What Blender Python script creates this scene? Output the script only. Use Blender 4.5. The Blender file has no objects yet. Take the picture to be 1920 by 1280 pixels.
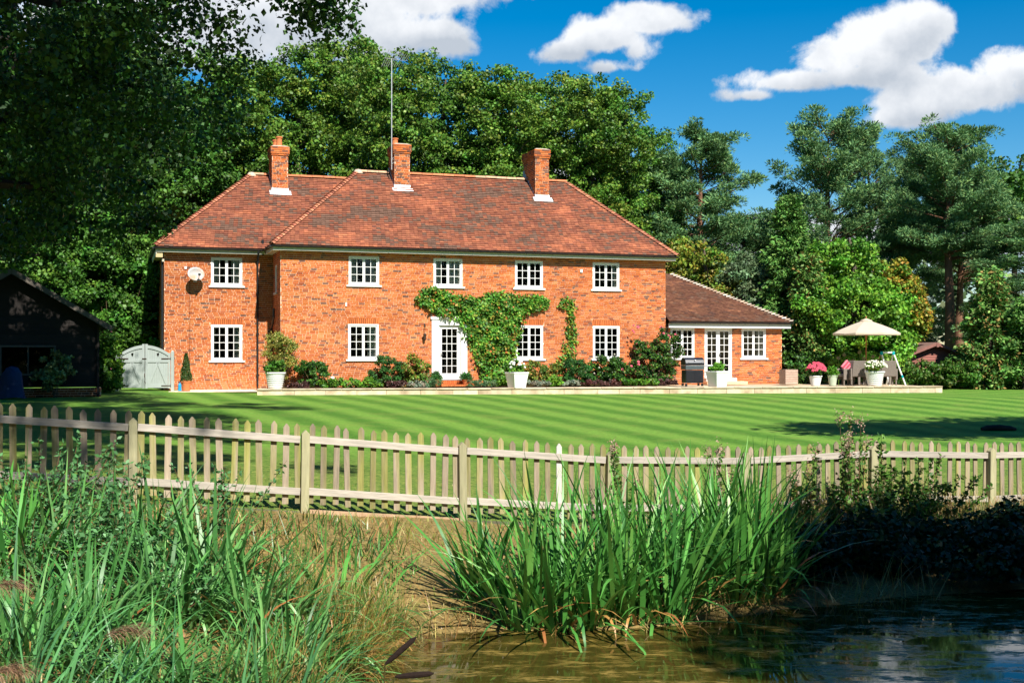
import bpy, math, random
import numpy as np
from mathutils import Vector, Matrix
R=math.radians
SC=bpy.context.scene
COL=SC.collection
# ---------------------------------------------------------------- camera
CAMZ=1.4; F=2210.; HZ=661.; CX=960.
cam=bpy.data.cameras.new('camera'); co=bpy.data.objects.new('camera',cam); COL.objects.link(co)
co.location=(0,0,CAMZ); co.rotation_euler=(R(90),0,0)
cam.lens=36*F/1920; cam.sensor_width=36; cam.shift_y=21/1920; cam.clip_start=.1; cam.clip_end=6000
SC.camera=co
# ---------------------------------------------------------------- sun and sky
SUN=Vector((.412,-.917,1.03)).normalized()
sl=bpy.data.lights.new('sun','SUN'); sl.energy=5.0; sl.angle=R(.53); sl.color=(1,.95,.86)
so=bpy.data.objects.new('sun',sl); COL.objects.link(so); so.location=(10,-20,30)
so.rotation_euler=SUN.to_track_quat('Z','Y').to_euler()
SC.view_settings.view_transform='Standard'; SC.view_settings.look='None'
SC.view_settings.exposure=0.88; SC.view_settings.gamma=1; SC.view_settings.use_curve_mapping=False
SC.render.engine='CYCLES'
SC.cycles.max_bounces=8; SC.cycles.transparent_max_bounces=12; SC.cycles.diffuse_bounces=3
SC.cycles.use_denoising=True
W=bpy.data.worlds.new('World'); SC.world=W; W.use_nodes=True
nt=W.node_tree; N=nt.nodes; L=nt.links; N.clear()
def mth(op,a,b=None,c=None,clamp=False):
    n=N.new('ShaderNodeMath'); n.operation=op; n.use_clamp=clamp
    for i,v in enumerate((a,b,c)):
        if v is None: continue
        if isinstance(v,(int,float)): n.inputs[i].default_value=v
        else: L.new(v,n.inputs[i])
    return n.outputs[0]
sky=N.new('ShaderNodeTexSky'); sky.sky_type='NISHITA'; sky.sun_disc=False
sky.sun_elevation=math.asin(SUN.z); sky.sun_rotation=math.atan2(SUN.x,SUN.y)
sky.air_density=1.0; sky.dust_density=.25; sky.ozone_density=3.0; sky.altitude=0
tc=N.new('ShaderNodeTexCoord'); sp=N.new('ShaderNodeSeparateXYZ'); L.new(tc.outputs['Generated'],sp.inputs[0])
az=mth('ARCTAN2',sp.outputs[0],sp.outputs[1]); el=mth('ARCSINE',sp.outputs[2])
def noise(scale,detail,rough=.55,vec=None,dist=0):
    n=N.new('ShaderNodeTexNoise'); n.inputs['Scale'].default_value=scale; n.inputs['Detail'].default_value=detail
    n.inputs['Roughness'].default_value=rough; n.inputs['Distortion'].default_value=dist
    L.new(vec if vec is not None else tc.outputs['Generated'],n.inputs['Vector']); return n.outputs['Fac']
# clouds as (centre, radii) in degrees of azimuth and elevation, wispy edges from noise
CL=[(790,-10,230,120,1.25),(690,70,130,95,1.2),(610,40,130,120,1.2),(330,70,300,150,1.1),(820,80,90,60,.9),(930,5,80,36,.9),(800,95,90,40,.5),
    (1120,88,98,42,.95),(1060,112,70,35,.85),(1215,58,92,36,.95),(1140,138,80,20,.65),(1190,110,40,34,.5),
    (1640,126,125,68,1.1),(1702,92,80,58,1.1),(1560,136,108,58,1.08),(1480,176,130,32,1),(1400,196,70,20,.8),(1600,175,180,38,1),
    (1760,214,185,54,1.1),(1855,180,98,54,1.1),(1970,198,130,76,1.1),(1690,245,100,34,.9),
    (1560,470,520,85,.75),(1000,330,300,60,.5),
    (-300,150,330,110,1),(2500,60,300,100,1),(3300,300,500,90,1),(5200,100,500,200,1),(7400,250,700,150,1),(-1500,100,500,120,1),(-3500,250,600,150,1),(1100,-900,500,220,1)]
f=None; base=None
for (x,y,rx,ry,w) in CL:
    a=(x-CX)/F; e=(HZ-y)/F; rx/=F; ry/=F
    if x<0 or x>2400: pass
    da=mth('MULTIPLY',mth('SUBTRACT',az,a),1/rx); de=mth('MULTIPLY',mth('SUBTRACT',el,e),1/ry)
    de=mth('MULTIPLY',de,mth('ADD',mth('MULTIPLY',mth('LESS_THAN',de,0),.35),1))
    d=mth('ADD',mth('MULTIPLY',da,da),mth('MULTIPLY',de,de))
    v=mth('MULTIPLY',mth('SUBTRACT',1.0,mth('SQRT',d)),w)
    f=v if f is None else mth('SMOOTH_MAX',f,v,.25)
    b=mth('MULTIPLY',mth('EXPONENT',mth('MULTIPLY',d,-1.2)),de)
    base=b if base is None else mth('ADD',base,b)
n1=noise(14,12,.62,dist=.3); n2=noise(40,8,.6)
ff=mth('ADD',f,mth('MULTIPLY',mth('SUBTRACT',n1,.5),1.9))
ff=mth('ADD',ff,mth('MULTIPLY',mth('SUBTRACT',n2,.5),.7))
mr=N.new('ShaderNodeMapRange'); mr.interpolation_type='SMOOTHSTEP'; L.new(ff,mr.inputs[0]); mr.inputs[1].default_value=.02; mr.inputs[2].default_value=.42
alpha=mr.outputs[0]
n3=noise(22,9,.55)
br=mth('ADD',mth('MULTIPLY',base,.7),mth('MULTIPLY',mth('SUBTRACT',n3,.5),2.0))
br=mth('ADD',br,mth('MULTIPLY',ff,-.16))
br=mth('ADD',br,.72,clamp=True)
cr=N.new('ShaderNodeValToRGB'); L.new(br,cr.inputs[0]); cr.color_ramp.elements[0].color=(4.4,4.9,5.6,1); cr.color_ramp.elements[0].position=.1
cr.color_ramp.elements[1].color=(8.0,8.2,8.5,1); cr.color_ramp.elements[1].position=.95
hs=N.new('ShaderNodeHueSaturation'); hs.inputs['Saturation'].default_value=1.56; hs.inputs['Hue'].default_value=.497; hs.inputs['Value'].default_value=1.0
L.new(sky.outputs[0],hs.inputs['Color'])
mx=N.new('ShaderNodeMix'); mx.data_type='RGBA'; L.new(alpha,mx.inputs[0]); L.new(hs.outputs[0],mx.inputs[6]); L.new(cr.outputs[0],mx.inputs[7])
bg=N.new('ShaderNodeBackground'); bg.inputs['Strength'].default_value=.067; L.new(mx.outputs[2],bg.inputs[0])
wo=N.new('ShaderNodeOutputWorld'); L.new(bg.outputs[0],wo.inputs[0])

# ---------------------------------------------------------------- helpers
def mesh_np(name,V,Fc,C=None,smooth=False):
    V=np.asarray(V,np.float32).reshape(-1,3); Fc=np.asarray(Fc,np.int32); k=Fc.shape[1]; m=len(Fc)
    me=bpy.data.meshes.new(name); me.vertices.add(len(V)); me.vertices.foreach_set('co',V.ravel())
    me.loops.add(m*k); me.loops.foreach_set('vertex_index',Fc.ravel())
    me.polygons.add(m); me.polygons.foreach_set('loop_start',np.arange(0,m*k,k,dtype=np.int32))
    if smooth: me.polygons.foreach_set('use_smooth',np.ones(m,bool))
    a=me.attributes.new('Col','FLOAT_COLOR','POINT')
    C=np.ones((len(V),3),np.float32) if C is None else np.asarray(C,np.float32)
    c4=np.ones((len(V),4),np.float32); c4[:,:3]=C; a.data.foreach_set('color',c4.ravel())
    me.update(calc_edges=True); return me
class MB:
    def __init__(s): s.v=[];s.f=[];s.c=[]
    def add(s,vs,fs,col=(1,1,1)):
        o=len(s.v); s.v+= [tuple(v) for v in vs]; s.f+=[tuple(i+o for i in f) for f in fs]; s.c+=[tuple(col)]*len(vs); return s
    def box(s,x0,x1,y0,y1,z0,z1,col=(1,1,1),mt=None):
        vs=[(x0,y0,z0),(x1,y0,z0),(x1,y1,z0),(x0,y1,z0),(x0,y0,z1),(x1,y0,z1),(x1,y1,z1),(x0,y1,z1)]
        if mt is not None: vs=[mt@Vector(v) for v in vs]
        return s.add(vs,[(0,3,2,1),(4,5,6,7),(0,1,5,4),(1,2,6,5),(2,3,7,6),(3,0,4,7)],col)
    def bar(s,p,q,w,h=None,col=(1,1,1)):
        p=Vector(p);q=Vector(q);h=h or w; d=(q-p); l=d.length; mt=Matrix.Translation(p)@d.to_track_quat('Z','Y').to_matrix().to_4x4()
        return s.box(-w/2,w/2,-h/2,h/2,0,l,col,mt)
    def tube(s,pts,rad,n=6,col=(1,1,1),cap=True):
        pts=[Vector(p) for p in pts]; rad=rad if hasattr(rad,'__len__') else [rad]*len(pts); vs=[];fs=[]
        up=Vector((.13,.2,.97))
        for i,p in enumerate(pts):
            d=(pts[min(i+1,len(pts)-1)]-pts[max(i-1,0)]).normalized()
            a=d.cross(up); a=a.normalized() if a.length>1e-3 else Vector((1,0,0)); b=d.cross(a)
            for k in range(n):
                t=2*math.pi*k/n; vs.append(p+(a*math.cos(t)+b*math.sin(t))*rad[i])
        for i in range(len(pts)-1):
            for k in range(n): fs.append((i*n+k,i*n+(k+1)%n,(i+1)*n+(k+1)%n,(i+1)*n+k))
        if cap: fs.append(tuple(range(n-1,-1,-1))); fs.append(tuple((len(pts)-1)*n+k for k in range(n)))
        return s.add(vs,fs,col)
    def lathe(s,prof,n=20,c=(0,0,0),col=(1,1,1)):
        vs=[];fs=[]
        for r,z in prof:
            for k in range(n):
                t=2*math.pi*k/n; vs.append((c[0]+r*math.cos(t),c[1]+r*math.sin(t),c[2]+z))
        for i in range(len(prof)-1):
            for k in range(n): fs.append((i*n+k,i*n+(k+1)%n,(i+1)*n+(k+1)%n,(i+1)*n+k))
        return s.add(vs,fs,col)
    def prism(s,poly,y0,y1,col=(1,1,1),mt=None):      # poly in x,z extruded along y
        n=len(poly); vs=[(x,y0,z) for x,z in poly]+[(x,y1,z) for x,z in poly]
        if mt is not None: vs=[mt@Vector(v) for v in vs]
        fs=[tuple(range(n)),tuple(range(2*n-1,n-1,-1))]+[(i,i+n,(i+1)%n+n,(i+1)%n) for i in range(n)]
        return s.add(vs,fs,col)
    def mesh(s,name,smooth=False,bevel=0):
        me=bpy.data.meshes.new(name); me.from_pydata(s.v,[],s.f)
        a=me.attributes.new('Col','FLOAT_COLOR','POINT'); c4=np.ones((len(s.v),4),np.float32); c4[:,:3]=np.array(s.c,np.float32).reshape(-1,3); a.data.foreach_set('color',c4.ravel())
        if smooth:
            for p in me.polygons: p.use_smooth=True
            try: me.set_sharp_from_angle(angle=R(40))
            except Exception: pass
        me.update(); return me
    def obj(s,name,mat,parent=None,loc=None,rot=None,smooth=False,bevel=0):
        return place(name,s.mesh(name,smooth),mat,parent,loc,rot,bevel)
def place(name,me,mat=None,parent=None,loc=None,rot=None,bevel=0):
    o=bpy.data.objects.new(name,me); COL.objects.link(o)
    if mat is not None and not me.materials: me.materials.append(mat)
    if parent is not None: o.parent=parent
    if loc is not None: o.location=loc
    if rot is not None: o.rotation_euler=rot
    if bevel:
        b=o.modifiers.new('bevel','BEVEL'); b.width=bevel; b.segments=2; b.limit_method='ANGLE'
    return o
def tag(o,label=None,cat=None,group=None,kind=None):
    if label: o['label']=label
    if cat: o['category']=cat
    if group: o['group']=group
    if kind: o['kind']=kind
    return o
def thing(name,label,cat,loc=(0,0,0),rz=0,group=None):
    o=bpy.data.objects.new(name,None); COL.objects.link(o); o.location=loc; o.rotation_euler=(0,0,rz); o.empty_display_size=.2
    return tag(o,label,cat,group)
_m={}
def M(name,color=(1,1,1),rough=.7,var=.25,scale=6.,bump=0.,bscale=40.,spec=.3,metal=0.,objr=0.,stretch=None,translucent=0.,tint2=None,t2scale=3.):
    if name in _m: return _m[name]
    m=bpy.data.materials.new(name); _m[name]=m; m.use_nodes=True; t=m.node_tree; n=t.nodes; l=t.links; n.clear()
    out=n.new('ShaderNodeOutputMaterial'); p=n.new('ShaderNodeBsdfPrincipled')
    p.inputs['Roughness'].default_value=rough; p.inputs['Metallic'].default_value=metal; p.inputs['Specular IOR Level'].default_value=spec
    at=n.new('ShaderNodeAttribute'); at.attribute_name='Col'
    tcn=n.new('ShaderNodeTexCoord'); mp=n.new('ShaderNodeMapping'); l.new(tcn.outputs['Object'],mp.inputs[0])
    if stretch: mp.inputs['Scale'].default_value=stretch
    if objr:
        oi=n.new('ShaderNodeObjectInfo'); ad=n.new('ShaderNodeVectorMath'); ad.operation='SCALE'; ad.inputs[0].default_value=(37,91,53); l.new(oi.outputs['Random'],ad.inputs['Scale']); 
        l.new(ad.outputs[0],mp.inputs['Location'])
    def mixc(bt,fac,a,b):
        k=n.new('ShaderNodeMix'); k.data_type='RGBA'; k.blend_type=bt
        for i,v in ((0,fac),(6,a),(7,b)):
            if isinstance(v,float) or isinstance(v,int): k.inputs[i].default_value=v
            elif isinstance(v,tuple): k.inputs[i].default_value=(*v,1) if len(v)==3 else v
            else: l.new(v,k.inputs[i])
        return k.outputs[2]
    c=mixc('MULTIPLY',1.0,at.outputs['Color'],tuple(color))
    if tint2:
        nz=n.new('ShaderNodeTexNoise'); nz.inputs['Scale'].default_value=t2scale; nz.inputs['Detail'].default_value=5; l.new(mp.outputs[0],nz.inputs['Vector'])
        rr=n.new('ShaderNodeMapRange'); rr.inputs[1].default_value=.45; rr.inputs[2].default_value=.65; l.new(nz.outputs['Fac'],rr.inputs[0])
        c=mixc('MIX',rr.outputs[0],c,tuple(tint2))
    if var:
        nz=n.new('ShaderNodeTexNoise'); nz.inputs['Scale'].default_value=scale; nz.inputs['Detail'].default_value=6; nz.inputs['Roughness'].default_value=.65; l.new(mp.outputs[0],nz.inputs['Vector'])
        rr=n.new('ShaderNodeMapRange'); rr.inputs[1].default_value=.3; rr.inputs[2].default_value=.7; rr.inputs[3].default_value=1-var; rr.inputs[4].default_value=1+var; l.new(nz.outputs['Fac'],rr.inputs[0])
        vm=n.new('ShaderNodeVectorMath'); vm.operation='SCALE'; l.new(c,vm.inputs[0]); l.new(rr.outputs[0],vm.inputs['Scale']); c=vm.outputs[0]
    if objr:
        rr=n.new('ShaderNodeMapRange'); rr.inputs[3].default_value=1-objr; rr.inputs[4].default_value=1+objr; l.new(oi.outputs['Random'],rr.inputs[0])
        vm=n.new('ShaderNodeVectorMath'); vm.operation='SCALE'; l.new(c,vm.inputs[0]); l.new(rr.outputs[0],vm.inputs['Scale']); c=vm.outputs[0]
    l.new(c,p.inputs['Base Color'])
    if bump:
        nz=n.new('ShaderNodeTexNoise'); nz.inputs['Scale'].default_value=bscale; nz.inputs['Detail'].default_value=4; l.new(mp.outputs[0],nz.inputs['Vector'])
        b=n.new('ShaderNodeBump'); b.inputs['Strength'].default_value=bump; b.inputs['Distance'].default_value=.01; l.new(nz.outputs['Fac'],b.inputs['Height']); l.new(b.outputs[0],p.inputs['Normal'])
    if translucent:
        tr=n.new('ShaderNodeBsdfTranslucent'); l.new(c,tr.inputs['Color']); mxs=n.new('ShaderNodeMixShader'); mxs.inputs[0].default_value=translucent
        l.new(p.outputs[0],mxs.inputs[1]); l.new(tr.outputs[0],mxs.inputs[2]); l.new(mxs.outputs[0],out.inputs[0])
    else: l.new(p.outputs[0],out.inputs[0])
    return m
LEAF=M('leaf',(1,1,1),rough=.5,var=0,spec=.3,translucent=.18)
NEEDLE=M('needle',(1,1,1),rough=.6,var=0,spec=.2,translucent=.12)
BLADE=M('blade',(1,1,1),rough=.42,var=.12,scale=5,spec=.4,translucent=.15)
OAKBARK=M('oak_bark',(.035,.028,.022),rough=.95,var=.4,scale=5,bump=.8,bscale=12)
BARK=M('bark',(.10,.075,.055),rough=.9,var=.4,scale=5,bump=.8,bscale=12,stretch=(1,1,.25))
PINEBARK=M('pine_bark',(.17,.085,.05),rough=.9,var=.4,scale=4,bump=.8,bscale=12,stretch=(1,1,.3))
STEM=M('stem',(.12,.08,.045),rough=.8)
BRICK=M('brick_face',(1,1,1),rough=.85,var=.2,scale=30,bump=.4,bscale=120,spec=.2)
MORTAR=M('mortar',(.78,.64,.47),rough=.95,var=.2,scale=5)
TILE=M('roof_tile',(1,1,1),rough=.85,var=.28,scale=9,bump=.4,bscale=60,spec=.15)
WHITE=M('white_paint',(.74,.74,.72),rough=.45,var=.05,scale=4)
BLACKP=M('black_gutter',(.02,.022,.024),rough=.35,var=.1)
LEAD=M('lead',(.5,.52,.55),rough=.5,var=.2,scale=5)
TERRA=M('terracotta',(.55,.17,.06),rough=.8,var=.2,scale=14)
STONE=M('pale_stone',(.56,.47,.34),rough=.85,var=.22,scale=3,objr=.12,bump=.4,bscale=30,tint2=(.40,.30,.19),t2scale=2.)
def glassmat():
    m=bpy.data.materials.new('window_glass'); m.use_nodes=True; n=m.node_tree.nodes; l=m.node_tree.links; n.clear()
    o=n.new('ShaderNodeOutputMaterial'); tr=n.new('ShaderNodeBsdfTransparent'); tr.inputs[0].default_value=(.85,.9,.88,1)
    g=n.new('ShaderNodeBsdfGlossy'); g.inputs['Roughness'].default_value=.015; fr=n.new('ShaderNodeFresnel'); fr.inputs[0].default_value=1.5
    nz=n.new('ShaderNodeTexNoise'); nz.inputs['Scale'].default_value=2.5; b=n.new('ShaderNodeBump'); b.inputs['Strength'].default_value=.08; b.inputs['Distance'].default_value=.02
    tcx=n.new('ShaderNodeTexCoord'); l.new(tcx.outputs['Object'],nz.inputs['Vector']); l.new(nz.outputs['Fac'],b.inputs['Height']); l.new(b.outputs[0],g.inputs['Normal'])
    ms=n.new('ShaderNodeMixShader'); l.new(fr.outputs[0],ms.inputs[0]); l.new(tr.outputs[0],ms.inputs[1]); l.new(g.outputs[0],ms.inputs[2]); l.new(ms.outputs[0],o.inputs[0]); return m
GLASS=glassmat()
def wx(x,D): return (x-CX)/F*D
def wz(y,D): return CAMZ+(HZ-y)*D/F
# ---------------------------------------------------------------- terrain
def fence_y(X): return 13.5+.3004*(X+4.34)
def fence_z(X): return np.interp((X+4.34)/1.864,[-8,-2,0,1,2,3,4,5,6,9],[-.05,-.14,-.31,-.49,-.67,-.82,-.9,-.9,-.93,-.95])
def house_z(X): return np.interp(X,[-13,-9,17],[-.01,-.12,-.16])
ZW=-1.15
POND=np.array([(-1.3,8.0),(-1.12,9.6),(-.95,10.55),(0,10.8),(1,10.85),(1.8,11.1),(2.6,11.6),(4,12.2),(6.5,12.9),(9,12.5),(11,10),(11,6),(8,3.6),(4,3.0),(1,4),(-1.0,6.2)])
def pond_d(X,Y):      # >0 outside
    X=np.asarray(X,float);Y=np.asarray(Y,float); d=np.full(X.shape,1e9); ins=np.zeros(X.shape,bool); n=len(POND)
    for i in range(n):
        a=POND[i];b=POND[(i+1)%n]; e=b-a
        t=np.clip(((X-a[0])*e[0]+(Y-a[1])*e[1])/(e@e),0,1)
        d=np.minimum(d,np.hypot(X-a[0]-t*e[0],Y-a[1]-t*e[1]))
        c=((a[1]>Y)!=(b[1]>Y))&(X<(b[0]-a[0])*(Y-a[1])/(b[1]-a[1]+1e-12)+a[0]); ins^=c
    return np.where(ins,-d,d)
def ground(X,Y):
    X=np.asarray(X,float);Y=np.asarray(Y,float)
    Xc=np.clip(X,-40,40); yf=fence_y(Xc); zf=fence_z(Xc)
    t=np.clip((Y-yf)/(41-yf),0,1); zl=zf*(1-t)+house_z(Xc)*t
    d=pond_d(X,Y); k=np.clip(d/3.2,0,1); k=k*k*(3-2*k)*.6+.4*np.clip(d/3.2,0,1)**.6
    zb=ZW+(zf-.02-ZW)*k+.035*np.sin(X*2.3+1)*np.cos(Y*1.9)*np.clip(d,0,1)
    zb=np.where(d<0,ZW-np.minimum(.5,-d*.5)-.03,zb)
    return np.where(Y>=yf,zl,zb)
def gz(X,Y): return float(ground(np.array([X]),np.array([Y]))[0])
def patch(name,xs,ys,mat):    # rows follow the fence line, ys are offsets from it
    X,O=np.meshgrid(xs,ys); Y=O+13.5+.3004*(np.clip(X,-40,40)+4.34); Z=ground(X,Y+1e-4)
    if ys[-1]<=0: Z=ground(X,Y-1e-4*(Y>0))
    V=np.stack([X,Y,Z],-1).reshape(-1,3); nx=len(xs); i=np.arange((len(ys)-1)*(nx-1)); r=i//(nx-1); c=i%(nx-1); a=r*nx+c
    return tag(place(name,mesh_np(name,V,np.stack([a,a+1,a+nx+1,a+nx],1),smooth=True),mat),kind='structure')
def sh_nodes(name):
    m=bpy.data.materials.new(name); m.use_nodes=True; n=m.node_tree.nodes; l=m.node_tree.links; n.clear()
    o=n.new('ShaderNodeOutputMaterial'); p=n.new('ShaderNodeBsdfPrincipled'); l.new(p.outputs[0],o.inputs[0]); t=n.new('ShaderNodeTexCoord'); return m,n,l,p,t
def nz(n,l,vec,scale,detail=5,rough=.6):
    k=n.new('ShaderNodeTexNoise'); k.inputs['Scale'].default_value=scale; k.inputs['Detail'].default_value=detail; k.inputs['Roughness'].default_value=rough; l.new(vec,k.inputs['Vector']); return k.outputs['Fac']
def ramp(n,l,fac,stops):
    k=n.new('ShaderNodeValToRGB'); l.new(fac,k.inputs[0]); e=k.color_ramp.elements
    while len(e)<len(stops): e.new(.5)
    for a,(p,c) in zip(e,stops): a.position=p; a.color=(*c,1)
    return k.outputs[0]
def mixn(n,l,fac,a,b,bt='MIX'):
    k=n.new('ShaderNodeMix'); k.data_type='RGBA'; k.blend_type=bt
    for i,v in ((0,fac),(6,a),(7,b)):
        if isinstance(v,(int,float)): k.inputs[i].default_value=v
        elif isinstance(v,tuple): k.inputs[i].default_value=(*v,1)
        else: l.new(v,k.inputs[i])
    return k.outputs[2]
def lawnmat():
    m,n,l,p,t=sh_nodes('lawn_grass'); P=t.outputs['Object']; s=n.new('ShaderNodeSeparateXYZ'); l.new(P,s.inputs[0])
    def mt(op,a,b=None,c=None):
        k=n.new('ShaderNodeMath'); k.operation=op
        for i,v in enumerate((a,b,c)):
            if v is None: continue
            if isinstance(v,(int,float)): k.inputs[i].default_value=v
            else: l.new(v,k.inputs[i])
        return k.outputs[0]
    w=nz(n,l,P,.5,3)
    q=mt('ADD',mt('MULTIPLY',s.outputs[0],.915),mt('MULTIPLY',s.outputs[1],.40)); q=mt('ADD',q,mt('MULTIPLY',w,.25))
    st=mt('SINE',mt('MULTIPLY',q,2*math.pi/1.42)); 
    st=mt('ADD',mt('MULTIPLY',st,1.25),mt('MULTIPLY',mt('SUBTRACT',nz(n,l,P,3.,4),.5),1.6))
    k=n.new('ShaderNodeMapRange'); l.new(st,k.inputs[0]); k.inputs[1].default_value=-1; k.inputs[2].default_value=1
    dist=mt('SUBTRACT',s.outputs[1],mt('MULTIPLY',s.outputs[0],.3)); near=n.new('ShaderNodeMapRange'); l.new(dist,near.inputs[0]); near.inputs[1].default_value=18.5; near.inputs[2].default_value=22.5
    f=mt('MULTIPLY',k.outputs[0],near.outputs[0])
    c=mixn(n,l,f,(.065,.165,.018),(.135,.262,.036))
    fine=nz(n,l,P,11,8,.8); pat=nz(n,l,P,1.1,5,.6)
    rough=mixn(n,l,1.0,ramp(n,l,fine,[(.32,(.05,.10,.018)),(.5,(.12,.19,.03)),(.68,(.26,.24,.07))]),(1,1,1),'MULTIPLY')
    c=mixn(n,l,near.outputs[0],rough,c)
    fm=n.new('ShaderNodeMapRange'); l.new(fine,fm.inputs[0]); fm.inputs[1].default_value=.3; fm.inputs[2].default_value=.7; fm.inputs[3].default_value=.6; fm.inputs[4].default_value=1.4
    sc=n.new('ShaderNodeVectorMath'); sc.operation='SCALE'; l.new(c,sc.inputs[0]); l.new(fm.outputs[0],sc.inputs['Scale'])
    pm=n.new('ShaderNodeMapRange'); l.new(pat,pm.inputs[0]); pm.inputs[1].default_value=.5; pm.inputs[2].default_value=.75; pm.inputs[4].default_value=.6
    c=mixn(n,l,pm.outputs[0],sc.outputs[0],(.19,.24,.05))
    l.new(c,p.inputs['Base Color']); p.inputs['Roughness'].default_value=.8; p.inputs['Specular IOR Level'].default_value=.15
    b=n.new('ShaderNodeBump'); b.inputs['Strength'].default_value=.7; b.inputs['Distance'].default_value=.04; l.new(nz(n,l,P,28,5,.7),b.inputs['Height']); l.new(b.outputs[0],p.inputs['Normal'])
    return m
def bankmat():
    m,n,l,p,t=sh_nodes('bank_soil'); P=t.outputs['Object']
    a=nz(n,l,P,2.2,6); b=nz(n,l,P,25,5)
    c=mixn(n,l,a,ramp(n,l,b,[(.3,(.11,.06,.02)),(.55,(.32,.18,.055)),(.75,(.46,.30,.11))]),ramp(n,l,b,[(.3,(.05,.06,.015)),(.7,(.18,.17,.05))]))
    l.new(c,p.inputs['Base Color']); p.inputs['Roughness'].default_value=.95
    bb=n.new('ShaderNodeBump'); bb.inputs['Strength'].default_value=.8; bb.inputs['Distance'].default_value=.03; l.new(nz(n,l,P,14,6,.7),bb.inputs['Height']); l.new(bb.outputs[0],p.inputs['Normal']); return m
LAWN=lawnmat(); BANK=bankmat()
xs=np.concatenate([[-2500,-600,-150,-60],np.arange(-40,-14,1.),np.arange(-14,14,.2),np.arange(14,40.5,1.),[60,150,600,2500]])
patch('pond_bank',xs,np.concatenate([[-400,-80,-40],np.arange(-26,-15,1.),np.arange(-15,0,.18),[0.]]),BANK)
patch('lawn',xs,np.concatenate([np.arange(0,10,.5),np.arange(10,41.,1.)]),LAWN)
FLOOR=M('woodland_floor',(.07,.055,.03),rough=.95,var=.4,scale=2)
patch('woodland_ground',xs,np.array([40.,44,50,60,90,200,800,3500]),FLOOR)
def watermat():
    m,n,l,p,t=sh_nodes('pond_water'); P=t.outputs['Object']
    mp=n.new('ShaderNodeMapping'); mp.inputs['Scale'].default_value=(1,3.2,1); l.new(P,mp.inputs[0]); Q=mp.outputs[0]
    a=nz(n,l,Q,1.7,7,.68); b=nz(n,l,Q,9,6,.7)
    deep=mixn(n,l,b,(.016,.014,.004),(.07,.055,.010))
    k=n.new('ShaderNodeMapRange'); l.new(a,k.inputs[0]); k.inputs[1].default_value=.47; k.inputs[2].default_value=.62
    k2=n.new('ShaderNodeMath'); k2.operation='MULTIPLY'; l.new(k.outputs[0],k2.inputs[0]); 
    k3=n.new('ShaderNodeMapRange'); l.new(b,k3.inputs[0]); k3.inputs[1].default_value=.42; k3.inputs[2].default_value=.58; l.new(k3.outputs[0],k2.inputs[1])
    c=mixn(n,l,k2.outputs[0],deep,(.23,.16,.035)); l.new(c,p.inputs['Base Color'])
    r=n.new('ShaderNodeMapRange'); l.new(k2.outputs[0],r.inputs[0]); r.inputs[3].default_value=.03; r.inputs[4].default_value=.7; l.new(r.outputs[0],p.inputs['Roughness'])
    p.inputs['IOR'].default_value=1.4
    bb=n.new('ShaderNodeBump'); bb.inputs['Strength'].default_value=.012; bb.inputs['Distance'].default_value=.003; l.new(nz(n,l,Q,5,4),bb.inputs['Height']); l.new(bb.outputs[0],p.inputs['Normal']); return m
tag(MB().add([(-3,2,ZW),(12.5,2,ZW),(12.5,14,ZW),(-3,14,ZW)],[(0,1,2,3)]).obj('pond_water',watermat()),kind='structure')
# ---------------------------------------------------------------- the brick house (local x along the front, y into depth)
TH=R(18.6); AX,AY=-8.64,44.; CT,ST=math.cos(TH),math.sin(TH)
rng=np.random.default_rng(5)
def H(s,t,z=0): return Vector((AX+CT*s-ST*t,AY+ST*s+CT*t,z))
def pl(x,y,t):       # a picture point on a plane parallel to the front -> s, z
    u=(x-CX)/F; q=(u*(AY+CT*t)-AX+ST*t)/(CT-u*ST); D=AY+ST*q+CT*t; return q,CAMZ+(HZ-y)*D/F
house=thing('brick_house','two storey red brick house with tiled hip roof, white windows and low right wing','house',(AX,AY,0),TH)
BP=np.array([(.56,.150,.036),(.60,.17,.045),(.52,.128,.032),(.62,.21,.065),(.47,.11,.03),(.34,.085,.035),(.23,.085,.048),(.17,.075,.052)])
BW=np.array([.25,.23,.17,.11,.11,.07,.04,.02])
from mathutils import noise as mnoise
def brick_col(mult=1.,dark=0.):
    w=BW.copy(); w[6:]*=1+dark*4; w/=w.sum(); return BP[rng.choice(8,p=w)]*rng.uniform(.92,1.08)*mult*.94
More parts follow.
